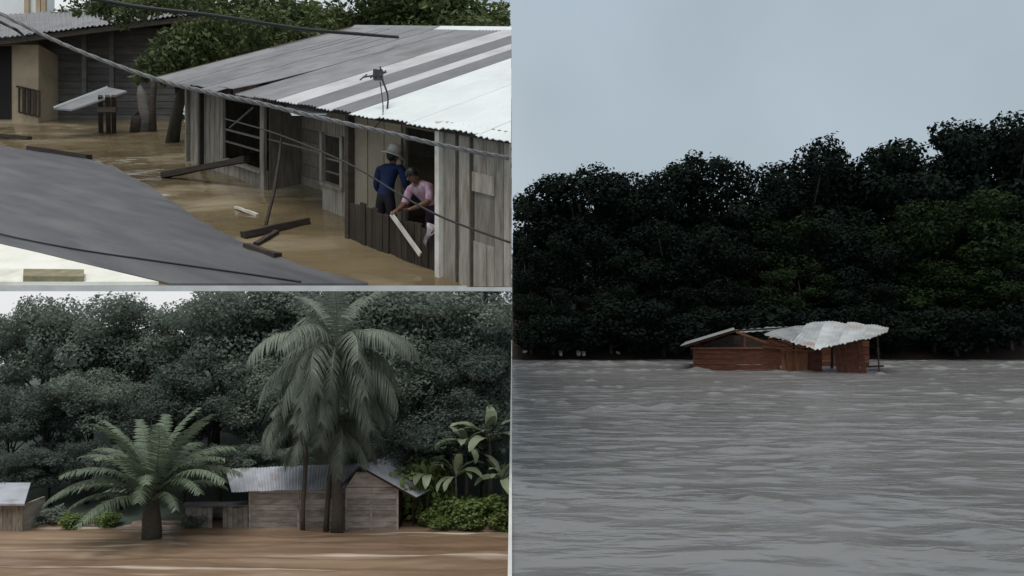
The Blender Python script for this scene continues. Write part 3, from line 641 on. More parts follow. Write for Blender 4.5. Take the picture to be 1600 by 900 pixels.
def build_palms():
    # spreading feather palm, left
    d = 58.2; b = P(237, 838, d); b.z = WB - .3
    up = [frond_proto(1, 'frond', 7.4, 1.45, .22, 50, 1.1, 1.2), frond_proto(2, 'frond', 7.2, 1.6, .3, 50, 1.15, .95), frond_proto(3, 'frond', 7.6, .9, .2, 50, 1.0, 1.42), frond_proto(4, 'frond', 6.2, 1.35, .35, 44, 1.0, .62)]
    rg = random.Random(4); spec = []
    for i in range(34):
        k = [2, 0, 1, 3][min(3, i // 9)]
        spec.append((i * 2.39996 + rg.uniform(-.2, .2), k, rg.uniform(.88, 1.12) * (1.08 if k == 2 else 1), rg.uniform(-.12, .12)))
    palm('feather_palm', 'broad feather palm with arching fronds standing in brown flood water', b,
         [(0, 0, -.1), (.03, 0, .8), (0, 0, 1.8), (0, 0, 3.2)], [.75, .72, .68, .5], (0, 0, 3.0), up, spec, 'frond', 7)
    # tall coconut palm in front of the hut
    d = 59.6; b = P(526, 826, d); b.z = WB - .3
    cp = [frond_proto(11, 'frond_grey', 6.6, 1.9, .75, 54, 1.5, .9), frond_proto(12, 'frond_grey', 6.9, 2.2, .9, 54, 1.6, .45), frond_proto(13, 'frond_grey', 6.4, 1.3, .9, 54, 1.6, -.1), frond_proto(14, 'frond_grey', 6.0, 1.0, .4, 50, 1.2, 1.35), frond_proto(15, 'frond_grey', 6.6, .55, .9, 56, 1.7, -.75)]
    spec = []; rg = random.Random(6)
    for i in range(50):
        k = [3, 0, 0, 1, 1, 2, 2, 4, 4, 4][i // 5]
        spec.append((i * 2.39996 + rg.uniform(-.25, .25), k, rg.uniform(.95, 1.2), rg.uniform(-.15, .15)))
    palm('coconut_palm', 'tall coconut palm with drooping grey-green fronds in front of the hut', b,
         [(0, 0, -.1), (.1, 0, 2), (-.05, 0, 5), (-.15, 0, 8), (-.1, 0, 11.2), (0, 0, 14.8)], [.5, .42, .36, .32, .30, .28], (0, 0, 14.6), cp, spec, 'frond_grey', 9)
    d = 60.0; b = P(509, 824, d); b.z = WB - .3
    spec = [(i * 2.4, [0, 1, 2][i % 3], rg.uniform(.7, .9), rg.uniform(-.15, .15)) for i in range(18)]
    palm('coconut_palm', 'slimmer coconut palm leaning beside the tall one before the hut', b,
         [(0, 0, -.1), (.1, 0, 2), (.3, .4, 5), (.5, .8, 8.4)], [.24, .2, .18, .17], (.5, .8, 8.4), cp, spec, 'frond_grey', 10)
    d = 60.2; b = P(473, 823, d); b.z = WB - .3
    spec = [(i * 2.4 + 1, [0, 1, 2, 1][i % 4], rg.uniform(.7, .85), rg.uniform(-.15, .15)) for i in range(18)]
    palm('coconut_palm', 'thin coconut palm crossing the left half of the hut roof', b,
         [(0, 0, -.1), (.0, 0, 2), (.1, .3, 5), (.2, .6, 9.2)], [.2, .18, .17, .16], (.2, .6, 9.2), cp, spec, 'frond_grey', 12)
    # banana plants, right
    def banana_leaf(seed, L, Wd, arch, up):
        g = random.Random(seed); mb = MB(); n = 10; pts = []
        for i in range(n + 1):
            t = i / n; a = up - arch * t ** 1.2
            pts.append(Vector((0, 0, 0)) if i == 0 else pts[-1] + Vector((math.cos(a), 0, math.sin(a))) * (L / n))
        rows = []
        for i, p in enumerate(pts):
            t = i / n; w = Wd * (math.sin(math.pi * min(1, max(0, (t - .14) / .86))) ** .55 if t > .14 else .06)
            rows.append([p + Vector((0, -w, .25 * w + g.uniform(-.05, .05))), p, p + Vector((0, w, .25 * w + g.uniform(-.05, .05)))])
        for r in rows: mb.v += r
        for i in range(n):
            for j in range(2): mb.f.append((i * 3 + j, i * 3 + j + 1, i * 3 + j + 4, i * 3 + j + 3))
        me = mesh_of('leaf', mb, smooth=True); me.materials.append(M['banana']); return me
    pr = [banana_leaf(1, 3.0, .38, 1.5, 1.2), banana_leaf(2, 3.2, .42, 1.7, .9), banana_leaf(3, 2.8, .36, 1.1, 1.4), banana_leaf(4, 3.0, .4, 1.6, .5)]
    names = ['tall banana plant with pale leaves at the right edge of the hamlet', 'banana plant with pale glossy leaves behind the bright thicket', 'banana plant nearest the hut beside the bright thicket',
             'low banana plant leaning over the bright thicket', 'short banana plant at the far right flood edge']
    for i, (px, py, d, s) in enumerate(((765, 690, 63, 1.25), (728, 700, 63.2, 1.05), (668, 745, 62.6, .85), (712, 745, 62.4, .9), (785, 750, 62.2, .9))):
        c = P(px, py, d); zb = G_BL(c.x, d); H = c.z - zb
        r = thing('banana_plant', names[i], 'banana plant', (c.x, d, zb), 'banana plants beside the hut')
        mb = MB(); mb.tube([(c.x, d, zb - .1), (c.x + .05, d, zb + H * .5), (c.x, d, zb + H)], [.17 * s, .14 * s, .08 * s], 8); part(r, 'stem', mb, M['bark_pale'], smooth=True)
        for k in range(13):
            o = bpy.data.objects.new('leaf', pr[k % 4]); COL.objects.link(o); o.parent = r; o.location = (0, 0, H - .1 * rg.random())
            o.rotation_euler = (rg.uniform(-.3, .3), rg.uniform(-.2, .2), k * 2.4 + i); o.scale = (s * rg.uniform(.8, 1.1),) * 3
build_palms()

def build_hut():
    D = 61.0
    def R(px, py, back=0): d = D + back; return P(px, py, d)
    root = thing('plank_hut', 'low plank hut with grey sheet roof standing in flood behind coconut palms', 'hut', (P(500, 830, D).x, D + 2, WB - .4))
    zb = WB - .4
    def quad(name, c, t, m, dirv=Vector((0, 1, 0))):
        mb = MB(); c = [Vector(q) for q in c]; b = [v + dirv * t for v in c]; mb.hexa([c[0], c[1], b[1], b[0], c[3], c[2], b[2], b[3]]); return part(root, name, mb, m)
    rg = random.Random(3)
    # front wall boards
    rows = [762, 771, 780, 789, 798, 807, 816, 825, 838]
    for i in range(len(rows) - 1):
        for (x0, x1) in ((390, 466), (466.6, 540)):
            quad('board', [R(x0, rows[i + 1] - .5), R(x1, rows[i + 1] - .5), R(x1, rows[i]), R(x0, rows[i])], .08 + .03 * rg.random(), M['hut_board'])
        quad('board', [R(541, rows[i + 1] - .5, -.6), R(621, rows[i + 1] - .5, -.6), R(621, rows[i], -.6), R(541, rows[i], -.6)], .08 + .03 * rg.random(), M['hut_board'])
    for px, bk in ((390, -.05), (466, -.05), (541, -.65), (580, -.65), (621, -.65)):
        quad('post', [R(px - 1.5, 838, bk), R(px + 1.5, 838, bk), R(px + 1.5, 764, bk), R(px - 1.5, 764, bk)], .1, M['hut_board'])
    # gable triangle of the wing
    quad('gable_board', [R(541, 761, -.6), R(621, 761, -.6), R(575, 738, -.6), R(556, 738, -.6)], .08, M['hut_board'])
    # right side wall, its shade painted in as dark wood, and rear walls
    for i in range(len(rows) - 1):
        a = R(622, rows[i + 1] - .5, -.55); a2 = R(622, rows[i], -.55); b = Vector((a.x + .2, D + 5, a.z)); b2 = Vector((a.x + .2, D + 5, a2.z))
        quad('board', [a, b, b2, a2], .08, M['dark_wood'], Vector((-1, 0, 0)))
    mb = MB(); mb.box(R(390, 0).x, R(622, 0).x, D + 5, D + 5.1, zb, R(0, 766, 0).z); part(root, 'rear_wall', mb, M['hut_board'])
    mb = MB(); mb.box(R(389, 0).x, R(389, 0).x + .1, D + .15, D + 5, zb, R(0, 766, 0).z); part(root, 'side_wall', mb, M['hut_board'])
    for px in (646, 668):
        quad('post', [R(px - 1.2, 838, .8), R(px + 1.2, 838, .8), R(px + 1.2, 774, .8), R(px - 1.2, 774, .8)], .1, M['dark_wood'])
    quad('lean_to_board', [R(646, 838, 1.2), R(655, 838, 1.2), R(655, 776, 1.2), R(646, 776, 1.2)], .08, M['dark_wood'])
    # roof sheets
    def sheet(c, m, nper=7, amp=.035):
        mb = MB(); nu = nper * 4 + 1
        for k in (0, 1):
            for j in range(2):
                for i in range(nu):
                    u = i / (nu - 1); q = Vector(c[0]).lerp(Vector(c[1]), u).lerp(Vector(c[3]).lerp(Vector(c[2]), u), j)
                    mb.v.append(q + Vector((0, 0, amp * math.sin(u * nper * 6.283) - .02 * k)))
        ix = lambda i, j, k: k * nu * 2 + j * nu + i
        for i in range(nu - 1):
            mb.f += [(ix(i, 0, 0), ix(i + 1, 0, 0), ix(i + 1, 1, 0), ix(i, 1, 0)), (ix(i, 0, 1), ix(i, 1, 1), ix(i + 1, 1, 1), ix(i + 1, 0, 1)),
                     (ix(i, 1, 0), ix(i + 1, 1, 0), ix(i + 1, 1, 1), ix(i, 1, 1)), (ix(i, 0, 0), ix(i, 0, 1), ix(i + 1, 0, 1), ix(i + 1, 0, 0))]
        part(root, 'roof_sheet', mb, m)
    n = 9
    for i in range(n):
        u0, u1 = i / n, (i + 1) / n + .008; l = lambda a, b, u: a + (b - a) * u
        up = Vector((0, 0, .03 * (i % 2)))
        sheet([R(l(352, 562, u0), l(733, 724, u0), 2.4) + up, R(l(352, 562, u1), l(733, 724, u1), 2.4) + up, R(l(362, 552, u1), l(769, 762, u1), -.5) + up, R(l(362, 552, u0), l(769, 762, u0), -.5) + up], M['hut_roof'], 5)
    for i in range(5):
        b0, b1 = -.9 + i * 1.2, -.9 + (i + 1) * 1.2 + .05
        l0 = R(562, 728, -.9); e0 = R(650, 777, -.9); bk = lambda v, b: v + Vector((.35 * (b + .9), b + .9, 0))
        sheet([bk(l0, b0), bk(l0, b1), bk(e0, b1), bk(e0, b0)], M['hut_roof'], 6)
    l0 = R(562, 728, -.9); e0 = R(534, 757, -.9)
    sheet([l0, l0 + Vector((.2, 3, 0)), e0 + Vector((.2, 3, 0)), e0], M['hut_roof'], 8)
    mb = MB(); mb.bar(R(534, 758, -.95), R(562, 729.5, -.95), .1, .14); mb.bar(R(562, 729.5, -.95), R(650, 778.5, -.95), .1, .14); part(root, 'barge_board', mb, M['dark_wood'])
    # low annexe to the left of the hut
    r2 = thing('lean_to_shed', 'low grey plank shed between the feather palm and the hut', 'shed', (P(335, 830, D).x, D + 1.5, zb)); 
    old = root
    def q2(name, c, t, m):
        mb = MB(); c = [Vector(q) for q in c]; b = [v + Vector((0, t, 0)) for v in c]; mb.hexa([c[0], c[1], b[1], b[0], c[3], c[2], b[2], b[3]]); return part(r2, name, mb, m)
    for i in range(12):
        x0 = 292 + i * 8
        if 4 < i < 7: continue
        q2('board', [R(x0, 838, .2), R(x0 + 7.4, 838, .2), R(x0 + 7.4, 794 - (i % 3), .2), R(x0, 794 - (i % 3), .2)], .08, M['hut_board'])
    q2('rear_wall', [R(290, 838, 3), R(388, 838, 3), R(388, 786, 3), R(290, 786, 3)], .1, M['hut_board'])
    mb = MB(); mb.hexa([R(286, 793, -.3), R(388, 791, -.3), R(386, 784, 3.3), R(288, 786, 3.3), R(286, 791.6, -.3), R(388, 789.6, -.3), R(386, 782.6, 3.3), R(288, 784.6, 3.3)]); part(r2, 'roof_sheet', mb, M['metal_dark'])
    # white shed cut by the left edge
    d = 59.5; r3 = thing('white_shed', 'pale shed with sloping roof at the left edge of the brown flood', 'shed', (P(10, 830, d).x, d + 1, zb))
    def q3(name, c, t, m):
        mb = MB(); c = [Vector(q) for q in c]; b = [v + Vector((0, t, 0)) for v in c]; mb.hexa([c[0], c[1], b[1], b[0], c[3], c[2], b[2], b[3]]); return part(r3, name, mb, m)
    for i in range(5):
        x0 = -40 + i * 14.8; q3('wall_board', [P(x0, 842, d), P(x0 + 14.3, 842, d), P(x0 + 14.3, 790, d), P(x0, 790, d)], .08, M['pale_plank'])
    q3('post', [P(31, 842, d - .1), P(35, 842, d - .1), P(35, 788, d - .1), P(31, 788, d - .1)], .12, M['pale_plank'])
    q3('side_wall', [P(30, 842, d + .1), P(34, 842, d + .1), P(34, 790, d + .1), P(30, 790, d + .1)], 3, M['hut_board'])
    mb = MB(); mb.hexa([P(-50, 790, d - .4), P(38, 790, d - .4), P(48, 757, d + 3), P(-50, 757, d + 3), P(-50, 787, d - .4), P(38, 787, d - .4), P(48, 754, d + 3), P(-50, 754, d + 3)]); part(r3, 'roof_sheet', mb, M['hut_roof'])
build_hut()

# ================================================================ UPPER LEFT: the flooded street on its slope
SL = (HOR - 30) / F; CH = 3.44
def gz(y): return -CH + SL * y
def TG(px, py, h=0):            # point h above the flood under a pixel of the photograph
    d = (CH - h) * F / (py - 30); q = P(px, py, d); return q
YF = CH * F / (446 - 30)        # front edge of the terrace
U = Vector((.68, -.733)); Wp = Vector((-.733, -.68)); A0 = Vector((-7.75, 18.6))
def HP(s, w, h):
    q = A0 + U * s + Wp * w
    return Vector((q.x, q.y, max(gz(q.y) + h, .0352 * q.y)))
def RP(s, L, dh=0):             # roof: L metres back from the eave
    e = A0 + U * s + Wp * .9; q = e - Wp * L
    return Vector((q.x, q.y, gz(e.y) + 2.03 + .479 * L + dh))

def build_street():
    # terrace slab
    mb = MB(); x0, x1, y1 = -34, -.005, 33.5; t = .09
    yb = YF + .55; top = [(x0, yb, gz(yb) - t), (x1, yb, gz(yb) - t), (x1, y1, gz(y1) - t), (x0, y1, gz(y1) - t)]
    mb.slab(top, .12); mb.box(x0, x1, YF - .06, YF - .002, gz(YF) - .075, gz(YF) - .004); o = solo('terrace', mb, M['concrete'], kind='structure')
    # footing below the nearest plank wall
    mb = MB(); f = lambda x, y: (x, y, .0345 * y); mb.slab([f(-.75, 9.93), f(-.005, 9.13), f(-.005, 9.93)], .05); solo('wall_footing', mb, M['concrete'], kind='structure')
    # hill block beyond the left edge that carries the terrace
    mb = MB(); mb.hexa([(-60, 7, -19), (-33, 7, -19), (-33, 36, -19), (-60, 36, -19), (-60, 7, gz(YF) - .3), (-33.5, 7, gz(YF) - .3), (-33.5, 36, gz(33) + .2), (-60, 36, gz(33) + .2)]); solo('hillside', mb, M['undergrowth_haze_tinted'], kind='structure')
    # flood water: gently rippled sheet on the slope
    rng = np.random.default_rng(4)
    ny, nx = 240, 260; ys = np.linspace(YF, 33.4, ny); xs = np.linspace(-33, -.006, nx); Y, X = np.meshgrid(ys, xs, indexing='ij'); Z = gz(Y)
    for i in range(26):
        wl = 10 ** rng.uniform(-.3, .35); th = rng.random() * 6.28; k = 6.283 / wl
        Z = Z + .0022 * wl * np.sin(X * math.cos(th) * k + Y * math.sin(th) * k + rng.random() * 6.28) * np.clip((Y - YF) * 2, 0, 1)
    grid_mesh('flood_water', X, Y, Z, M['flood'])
    # road
    edge = [(-120, 216), (-40, 224), (8, 231), (60, 237), (130, 247), (180, 264), (220, 285), (270, 318), (325, 354), (380, 382), (430, 402), (480, 420), (530, 434), (575, 445.6)]
    bot = [(560, 446.2), (300, 446.2), (266, 446), (200, 431), (120, 412), (60, 397), (8, 385), (-60, 369), (-120, 356)]
    rg = random.Random(3); fine = []
    for (a, b) in zip(edge[:-1], edge[1:]):
        for k in range(6):
            t = k / 6; fine.append((a[0] + (b[0] - a[0]) * t + rg.uniform(-2.5, 2.5), a[1] + (b[1] - a[1]) * t + rg.uniform(-1.3, 1.3)))
    edge = fine + [edge[-1]]
    pts = [TG(*p) for p in edge + bot]
    for p in pts: p.z = gz(p.y) + .03
    mb = MB(); mb.slab(pts, .025, (0, 0, 1)); solo('road', mb, M['asphalt'], kind='structure')
    # pale parapet in the near corner
    pts = [TG(-130, 355), TG(-60, 371.5), TG(8, 388), TG(60, 400), TG(120, 415), TG(200, 434.5), TG(248, 446), TG(120, 446.3), TG(-130, 446.3)]
    for p in pts: p.z = gz(p.y) + .05
    mb = MB(); mb.slab(pts, .048); solo('pale_pavement', mb, M['pavement'], kind='structure')
    a = TG(30, 440); b = TG(128, 441); mb = MB(); mb.hexa([TG(36, 446.2), TG(131, 446.2), TG(128, 437) + Vector((0, .05, 0)), TG(33, 436) + Vector((0, .05, 0)), TG(36, 446.2) + Vector((0, 0, .07)), TG(131, 446.2) + Vector((0, 0, .07)), TG(128, 437) + Vector((0, .05, .09)), TG(33, 436) + Vector((0, .05, .09))])
    for v in mb.v: v.z += .05
    solo('low_block', mb, mat('ochre_block', (.30, .27, .17), (.19, .17, .10), rnd=0, scale=6, bump=.3), 'mossy ochre block lying on the pale pavement corner', 'block')
    # dark timbers along the road edge and adrift
    def timber(name, a, b, w, h, m, label, cat, ja=.0):
        mb = MB(); a = Vector(a); b = Vector(b); n = 5; rg = random.Random(label)
        ring = []
        d = (b - a).normalized(); x = d.cross(Vector((0, 0, 1))).normalized(); y = x.cross(d)
        for i in range(n + 1):
            p = a.lerp(b, i / n) + x * rg.uniform(-.1, .1) * w + Vector((0, 0, rg.uniform(-.05, .05) * h)); k = rg.uniform(.85, 1.1)
            base = len(mb.v)
            for (u, v) in ((-1, -.8), (.9, -1), (1, .8), (-.85, 1)): mb.v.append(p + x * u * w / 2 * k + y * v * h / 2 * k)
            if i:
                for j in range(4): mb.f.append((base - 4 + j, base - 4 + (j + 1) % 4, base + (j + 1) % 4, base + j))
        mb.f += [(3, 2, 1, 0), tuple(n * 4 + j for j in range(4))]
        return solo(name, mb, m, label, cat)
    up = Vector((0, 0, .05))
    timber('timber', TG(-30, 212) + up, TG(46, 219) + up, .16, .14, M['dark_wood'], 'dark timber at the far left road edge', 'timber')
    timber('timber', TG(46, 235) + up, TG(140, 249) + up, .16, .14, M['dark_wood'], 'long dark timber along the road edge below the far house', 'timber')
    timber('timber', TG(384, 388) + up * .8, TG(435, 405) + up * .8, .13, .1, M['dark_wood'], 'short dark timber on the road edge near the middle of the street', 'timber')
    timber('timber', TG(379, 372) + up, TG(480, 350) + up, .17, .12, M['dark_wood'], 'dark timber adrift in the flood below the hanging wire', 'timber')
    timber('plank', TG(400, 385) + up * .6, TG(432, 365) + up * .6, .09, .06, M['fence_wood'], 'small branch under the drifting timber', 'branch')
    e1 = HP(3.9, .35, .62)
    timber('beam', TG(256, 277) + up, e1, .15, .13, M['dark_wood'], 'long dark beam slanting from the flood to the big window', 'beam')
    timber('plank', TG(368, 325) + up * .3, TG(402, 337) + up * .3, .07, .05, M['white_stick'], 'pale thin plank floating between the house and the drifting timber', 'plank')
    # hanging wire
    mb = MB(); mb.tube([P(441, 205, 13.9), P(436, 250, 13.4), P(428, 300, 12.9), P(418, 340, 12.6), TG(413, 362) + Vector((0, 0, -.03))], [.02, .025, .03, .03, .03], 6)
    solo('hanging_wire', mb, M['dark_wood'], 'dark bent wire hanging from the roof edge into the flood', 'wire', smooth=True)
build_street()

def build_main_house():
    root = thing('plank_house', 'long plank house with striped sheet roof along the flooded street', 'house', HP(6, -2, 0))
    rg = random.Random(8)
    def bx(name, s0, s1, w0, w1, h0, h1, m, clip=None, par=None): mb = MB(); mb.box(s0, s1, w0, w1, h0, h1, HP); return part(par or root, name, mb, m, clip=clip)
    def planks(s0, s1, w, h0, h1, n, m, ops=(), t=.035, name='plank'):
        ds = (s1 - s0) / n
        for i in range(n):
            a, b = s0 + i * ds, s0 + (i + 1) * ds - .012; j = rg.uniform(-.012, .012); pieces = [(h0, h1)]
            for (o0, o1, oh0, oh1) in ops:
                if a < o1 - .02 and b > o0 + .02:
                    if a < o0 - .05 or b > o1 + .05: pass
                    pieces = [(h0, oh0), (oh1, h1)]
            for (p0, p1) in pieces: bx(name, a, b, w + j, w + t + j, p0, p1 + (rg.uniform(-.02, .0) if p1 == h1 else 0), m)
    def boards(s0, s1, w, h0, h1, n, m, t=.03):
        dh = (h1 - h0) / n
        for i in range(n):
            mb = MB(); a, b = h0 + i * dh, h0 + (i + 1) * dh - .01; j = rg.uniform(-.008, .008)
            mb.box(s0, s1, w + j, w + t + j, a, b, HP); part(root, 'board', mb, m)
    EH = 2.08
    # far module: pale planks
    planks(-.1, 1.74, 0, -.3, EH, 7, M['pale_plank'])
    bx('post', .78, .88, .04, .14, -.3, EH, M['dark_wood']); bx('post', -.14, -.04, .04, .12, -.3, EH, M['pale_plank'])
    # side wall at the far end
    for i in range(8): bx('plank', -.12, -.08, -5 + i * .62, -5 + (i + 1) * .62 - .012, -.3, EH + (5 - i * .62) * .0, M['grey_plank'])
    # second module with the big dark window
    op = (2.12, 4.0, .36, 1.66)
    planks(1.74, 4.14, 0, -.3, EH, 9, M['pale_plank'], [(2.0, 4.02, .36, 1.66)])
    win = bx('window', 2.0, 3.95, .03, .12, .30, .36, M['pale_plank']); win['label'] = 'big unglazed window with thin bars'
    for (a, b, h0, h1) in ((2.0, 2.08, .361, 1.7), (3.955, 4.14, -.3, EH)): bx('window_post', a, b, .04, .1, h0, h1, M['pale_plank'], par=win)
    for (a, b, h0, h1) in ((2.06, 3.96, .98, 1.02), (2.06, 3.96, .72, .755)): bx('window_bar', a, b, .02, .05, h0, h1, M['grey_plank'], par=win)
    mb = MB(); mb.bar(HP(2.3, .03, 1.05), HP(3.5, .03, 1.6), .03); part(win, 'window_bar', mb, M['grey_plank'])
    # recessed bay with horizontal boards
    boards(4.14, 6.4, -.75, -.3, EH + .3, 11, M['grey_plank'])
    for s in (4.12, 6.38): bx('return_wall', s, s + .04, -.75, -.02, -.3, EH + .15, M['grey_plank'])
    mb = MB(); mb.bar(HP(5.7, -.7, .75), HP(6.3, -.3, 1.15), .035); part(root, 'brace', mb, M['pale_plank'])
    bx('rail', 4.16, 6.36, -.02, .02, 1.0, 1.03, M['grey_plank'])
    # third module with the small window
    planks(6.38, 7.36, 0, -.3, EH, 4, M['pale_plank'], [(6.45, 7.12, .52, 1.36)])
    win = bx('window', 6.38, 7.16, .04, .1, .46, .52, M['pale_plank']); win['label'] = 'small window with two thin bars'
    for (a, b) in ((6.38, 6.46), (7.08, 7.16)): bx('window_post', a, b, .04, .09, .521, 1.4, M['pale_plank'], par=win)
    for h in (.93, .7): bx('window_bar', 6.46, 7.08, .01, .038, h, h + .03, M['grey_plank'], par=win)
    # veranda: back wall with door, posts, plank fence
    planks(7.36, 10.7, -.05, -.3, EH, 7, M['beige_wall'], [(8.95, 9.75, -.3, 1.76)])
    dw = bx('doorway', 8.93, 9.85, -.012, .05, 1.76, 1.84, M['grey_plank'])
    for (a, b) in ((8.93, 9.0), (9.78, 9.85)): bx('door_post', a, b, -.012, .04, -.3, 1.759, M['grey_plank'], par=dw)
    bx('corner_post', 8.26, 8.36, .56, .68, -.3, EH - .02, M['dark_wood'])
    bx('corner_post', 7.34, 7.42, .03, .10, -.3, EH - .02, M['dark_wood'])
    bx('floor', 7.4, 10.7, -.02, .6, -.36, -.22, M['fence_wood'])
    fence = bx('veranda_fence', 8.36, 10.72, .585, .615, .36, .43, M['fence_wood']); fence['label'] = 'dark upright plank fence closing the veranda'
    n = 15
    for i in range(n):
        a = 8.36 + i * (10.72 - 8.36) / n; b = a + (10.72 - 8.36) / n - .018; j = rg.uniform(-.015, .015)
        bx('fence_plank', a, b, .62 + j, .65 + j, -.3, .58 + rg.uniform(-.05, .06), M['fence_wood'], par=fence)
    bx('fence_rail', 8.36, 10.72, .585, .612, -.05, .02, M['fence_wood'], par=fence)
    # nearest wall: upright planks with a shuttered hatch
    wid = [.23, .05, .2, .05, .22, .21, .2, .18]; s = 10.74
    bx('corner_post', 10.70, 10.79, .66, .76, -.4, EH, M['white_stick']); s = 10.8
    for i, wd in enumerate([.25, .07, .22, .07, .25, .16, .17, .1]):
        e = min(s + wd, 12.1); m = M['dark_wood'] if wd < .08 else M['pale_plank']
        if i in (4, 5):
            bx('plank', s, e - .01, .65, .68, -.6, .62, m); bx('plank', s, e - .01, .65, .68, 1.5, EH, m)
        else: bx('plank', s, e - .01, .65, .685 if wd > .08 else .67, -.6, EH, m)
        s = e
    bx('hatch', 11.42, 11.80, .655, .672, .62, 1.26, M['grey_plank']); bx('hatch_header', 11.4, 11.83, .66, .7, 1.26, 1.5, M['pale_plank'])
    bx('side_wall', 10.71, 10.75, -.03, .65, -.3, EH, M['beige_wall'])
    # end wall along the neighbour plot, rear wall, inner dark floor
    def endpt(y, h): return Vector((-.03, y, h))
    ys = [9.35, 10.6, 11.9, 13.2, 14.5, 15.4]
    for a, b in zip(ys[:-1], ys[1:]):
        mb = MB(); zt = lambda y: RPz(y) - .06
        c = [(-.05, a, max(gz(a) - .2, .036 * a)), (-.05, b - .02, gz(b) - .2), (-.02, b - .02, gz(b) - .2), (-.02, a, max(gz(a) - .2, .036 * a)),
             (-.05, a, zt(a)), (-.05, b - .02, zt(b)), (-.02, b - .02, zt(b)), (-.02, a, zt(a))]
        mb.hexa([Vector(q) for q in c]); part(root, 'end_wall_plank', mb, M['grey_plank'])
    def back_fn(s, w, h): return HP(s, w, h)
    mb = MB(); mb.box(-.1, 6.6, -4.55, -4.5, -.3, 3.1, HP); part(root, 'rear_wall', mb, M['grey_plank'], clip=-.02)
    # roof sheets
    def sheet(s0, s1, L0, L1, m, lift=0., amp=.009, per=.115, name='roof_sheet', fn=RP, rag=0):
        mb = MB(); nu = max(6, int((s1 - s0) / per * 6)); nv = 2 if not lift else 8
        g = random.Random(s0 * 7 + L0)
        for k in (0, 1):
            for j in range(nv):
                for i in range(nu + 1):
                    u = i / nu; v = j / (nv - 1); s = s0 + (s1 - s0) * u; L = L0 + (L1 - L0) * v
                    z = amp * math.cos(s / per * 6.283) - .01 * k + (lift * (1 - v) ** 3 if nv > 2 else 0)
                    mb.v.append(fn(s, L + (rag * math.sin(i * 1.3) if j == 0 else 0), z))
        n1 = nu + 1; N = n1 * nv; ix = lambda i, j, k: k * N + j * n1 + i
        for j in range(nv - 1):
            for i in range(nu): mb.f += [(ix(i, j, 0), ix(i + 1, j, 0), ix(i + 1, j + 1, 0), ix(i, j + 1, 0)), (ix(i, j, 1), ix(i, j + 1, 1), ix(i + 1, j + 1, 1), ix(i + 1, j, 1))]
        for i in range(nu): mb.f += [(ix(i, 0, 0), ix(i, 0, 1), ix(i + 1, 0, 1), ix(i + 1, 0, 0))]
        for j in range(nv - 1): mb.f += [(ix(0, j, 0), ix(0, j + 1, 0), ix(0, j + 1, 1), ix(0, j, 1)), (ix(nu, j, 0), ix(nu, j, 1), ix(nu, j + 1, 1), ix(nu, j + 1, 0))]
        return part(root, name, mb, m, clip=-.012)
    LR = 5.55; ss = []
    s = -.15
    for k in range(8): ss.append((s, s + .83, 'metal_grey')); s += .8075
    ss += [(6.31, 7.12, 'metal_pale'), (7.10, 7.78, 'metal_dark'), (7.76, 8.24, 'metal_pale'), (8.22, 8.82, 'metal_dark')]
    s = 8.8
    for k in range(5): ss.append((s, s + .76, 'metal_white')); s += .735
    for k, (a, b, m) in enumerate(ss):
        e = A0 + U * a + Wp * .9
        dz = .008 * (k % 2); ex = rg.uniform(-.05, .05)
        lift = .10 if k == 5 else 0
        fn = (lambda s, L, z, dz=dz: RP(s, L, z + dz))
        if m == 'metal_grey':
            sheet(a, b, ex, 2.95, M[m], lift, fn=fn, rag=.01); sheet(a, b, 2.8, LR, M[m], 0, fn=(lambda s, L, z, dz=dz: RP(s, L, z + dz - .016 + .0)))
        else: sheet(a, b, ex * .6, LR, M[m], lift, fn=fn, rag=.01)
    # ridge caps and rear slope
    for k in range(8):
        a, b = -.2 + k * 1.0, -.2 + (k + 1) * 1.0
        mb = MB(); rp = lambda s, t: RP(s, LR + t, .035 - (abs(t) * .2 if t <= 0 else abs(t) * .2 + .479 * t))
        mb.add([rp(a, -.22), rp(a, 0), rp(a, .22), rp(b, .22), rp(b, 0), rp(b, -.22)], [(0, 1, 4, 5), (1, 2, 3, 4)])
        if RP(a, LR).x < -.1: part(root, 'ridge_cap', mb, M['metal_white'] if k > 3 else M['metal_grey'], clip=-.012)
        if RP(a, LR).x < -.1: sheet(a, b, 0, 2.2, M['metal_dark'], name='rear_roof_sheet', fn=lambda s, L, z: RP(s, LR + L, z - .02 - .7 * L))
    # eave beams and rafters
    for (a, b) in ((-.1, 4.1), (6.4, 12.3)):
        mb = MB(); mb.bar(RP(a, .16, -.07), RP(b, .16, -.07), .06, .09); part(root, 'eave_beam', mb, M['dark_wood'], clip=-.012)
    mb = MB(); mb.bar(RP(-.1, 5.5, -.1), RP(6.5, 5.5, -.1), .07, .1); part(root, 'ridge_beam', mb, M['dark_wood'], clip=-.012)
    for k in range(14):
        s = .0 + k * .93; mb = MB(); mb.bar(RP(s, .1, -.055), RP(s, 5.4, -.055), .05, .07); 
        if RP(s, .1).x < -.1: part(root, 'rafter', mb, M['dark_wood'], clip=-.03)
    mb = MB(); mb.bar(RP(-.16, 0, -.03), RP(-.16, LR, -.03), .04, .09); part(root, 'barge_board', mb, M['grey_plank'])
    # white awning sheet over the recessed bay
    mb = MB(); a, b, c, d = P(448, 166, 13.6), P(512, 166, 13.2), P(510, 177, 12.6), P(456, 178, 12.9)
    mb.slab([a, b, c, d], .03); part(root, 'awning_sheet', mb, M['metal_white'])
    mb = MB(); mb.bar(P(505, 172, 13.0), HP(6.4, -.02, 1.75), .04); mb.bar(P(455, 172, 13.2), HP(4.2, -.05, 1.8), .04); part(root, 'awning_bracket', mb, M['dark_wood'])
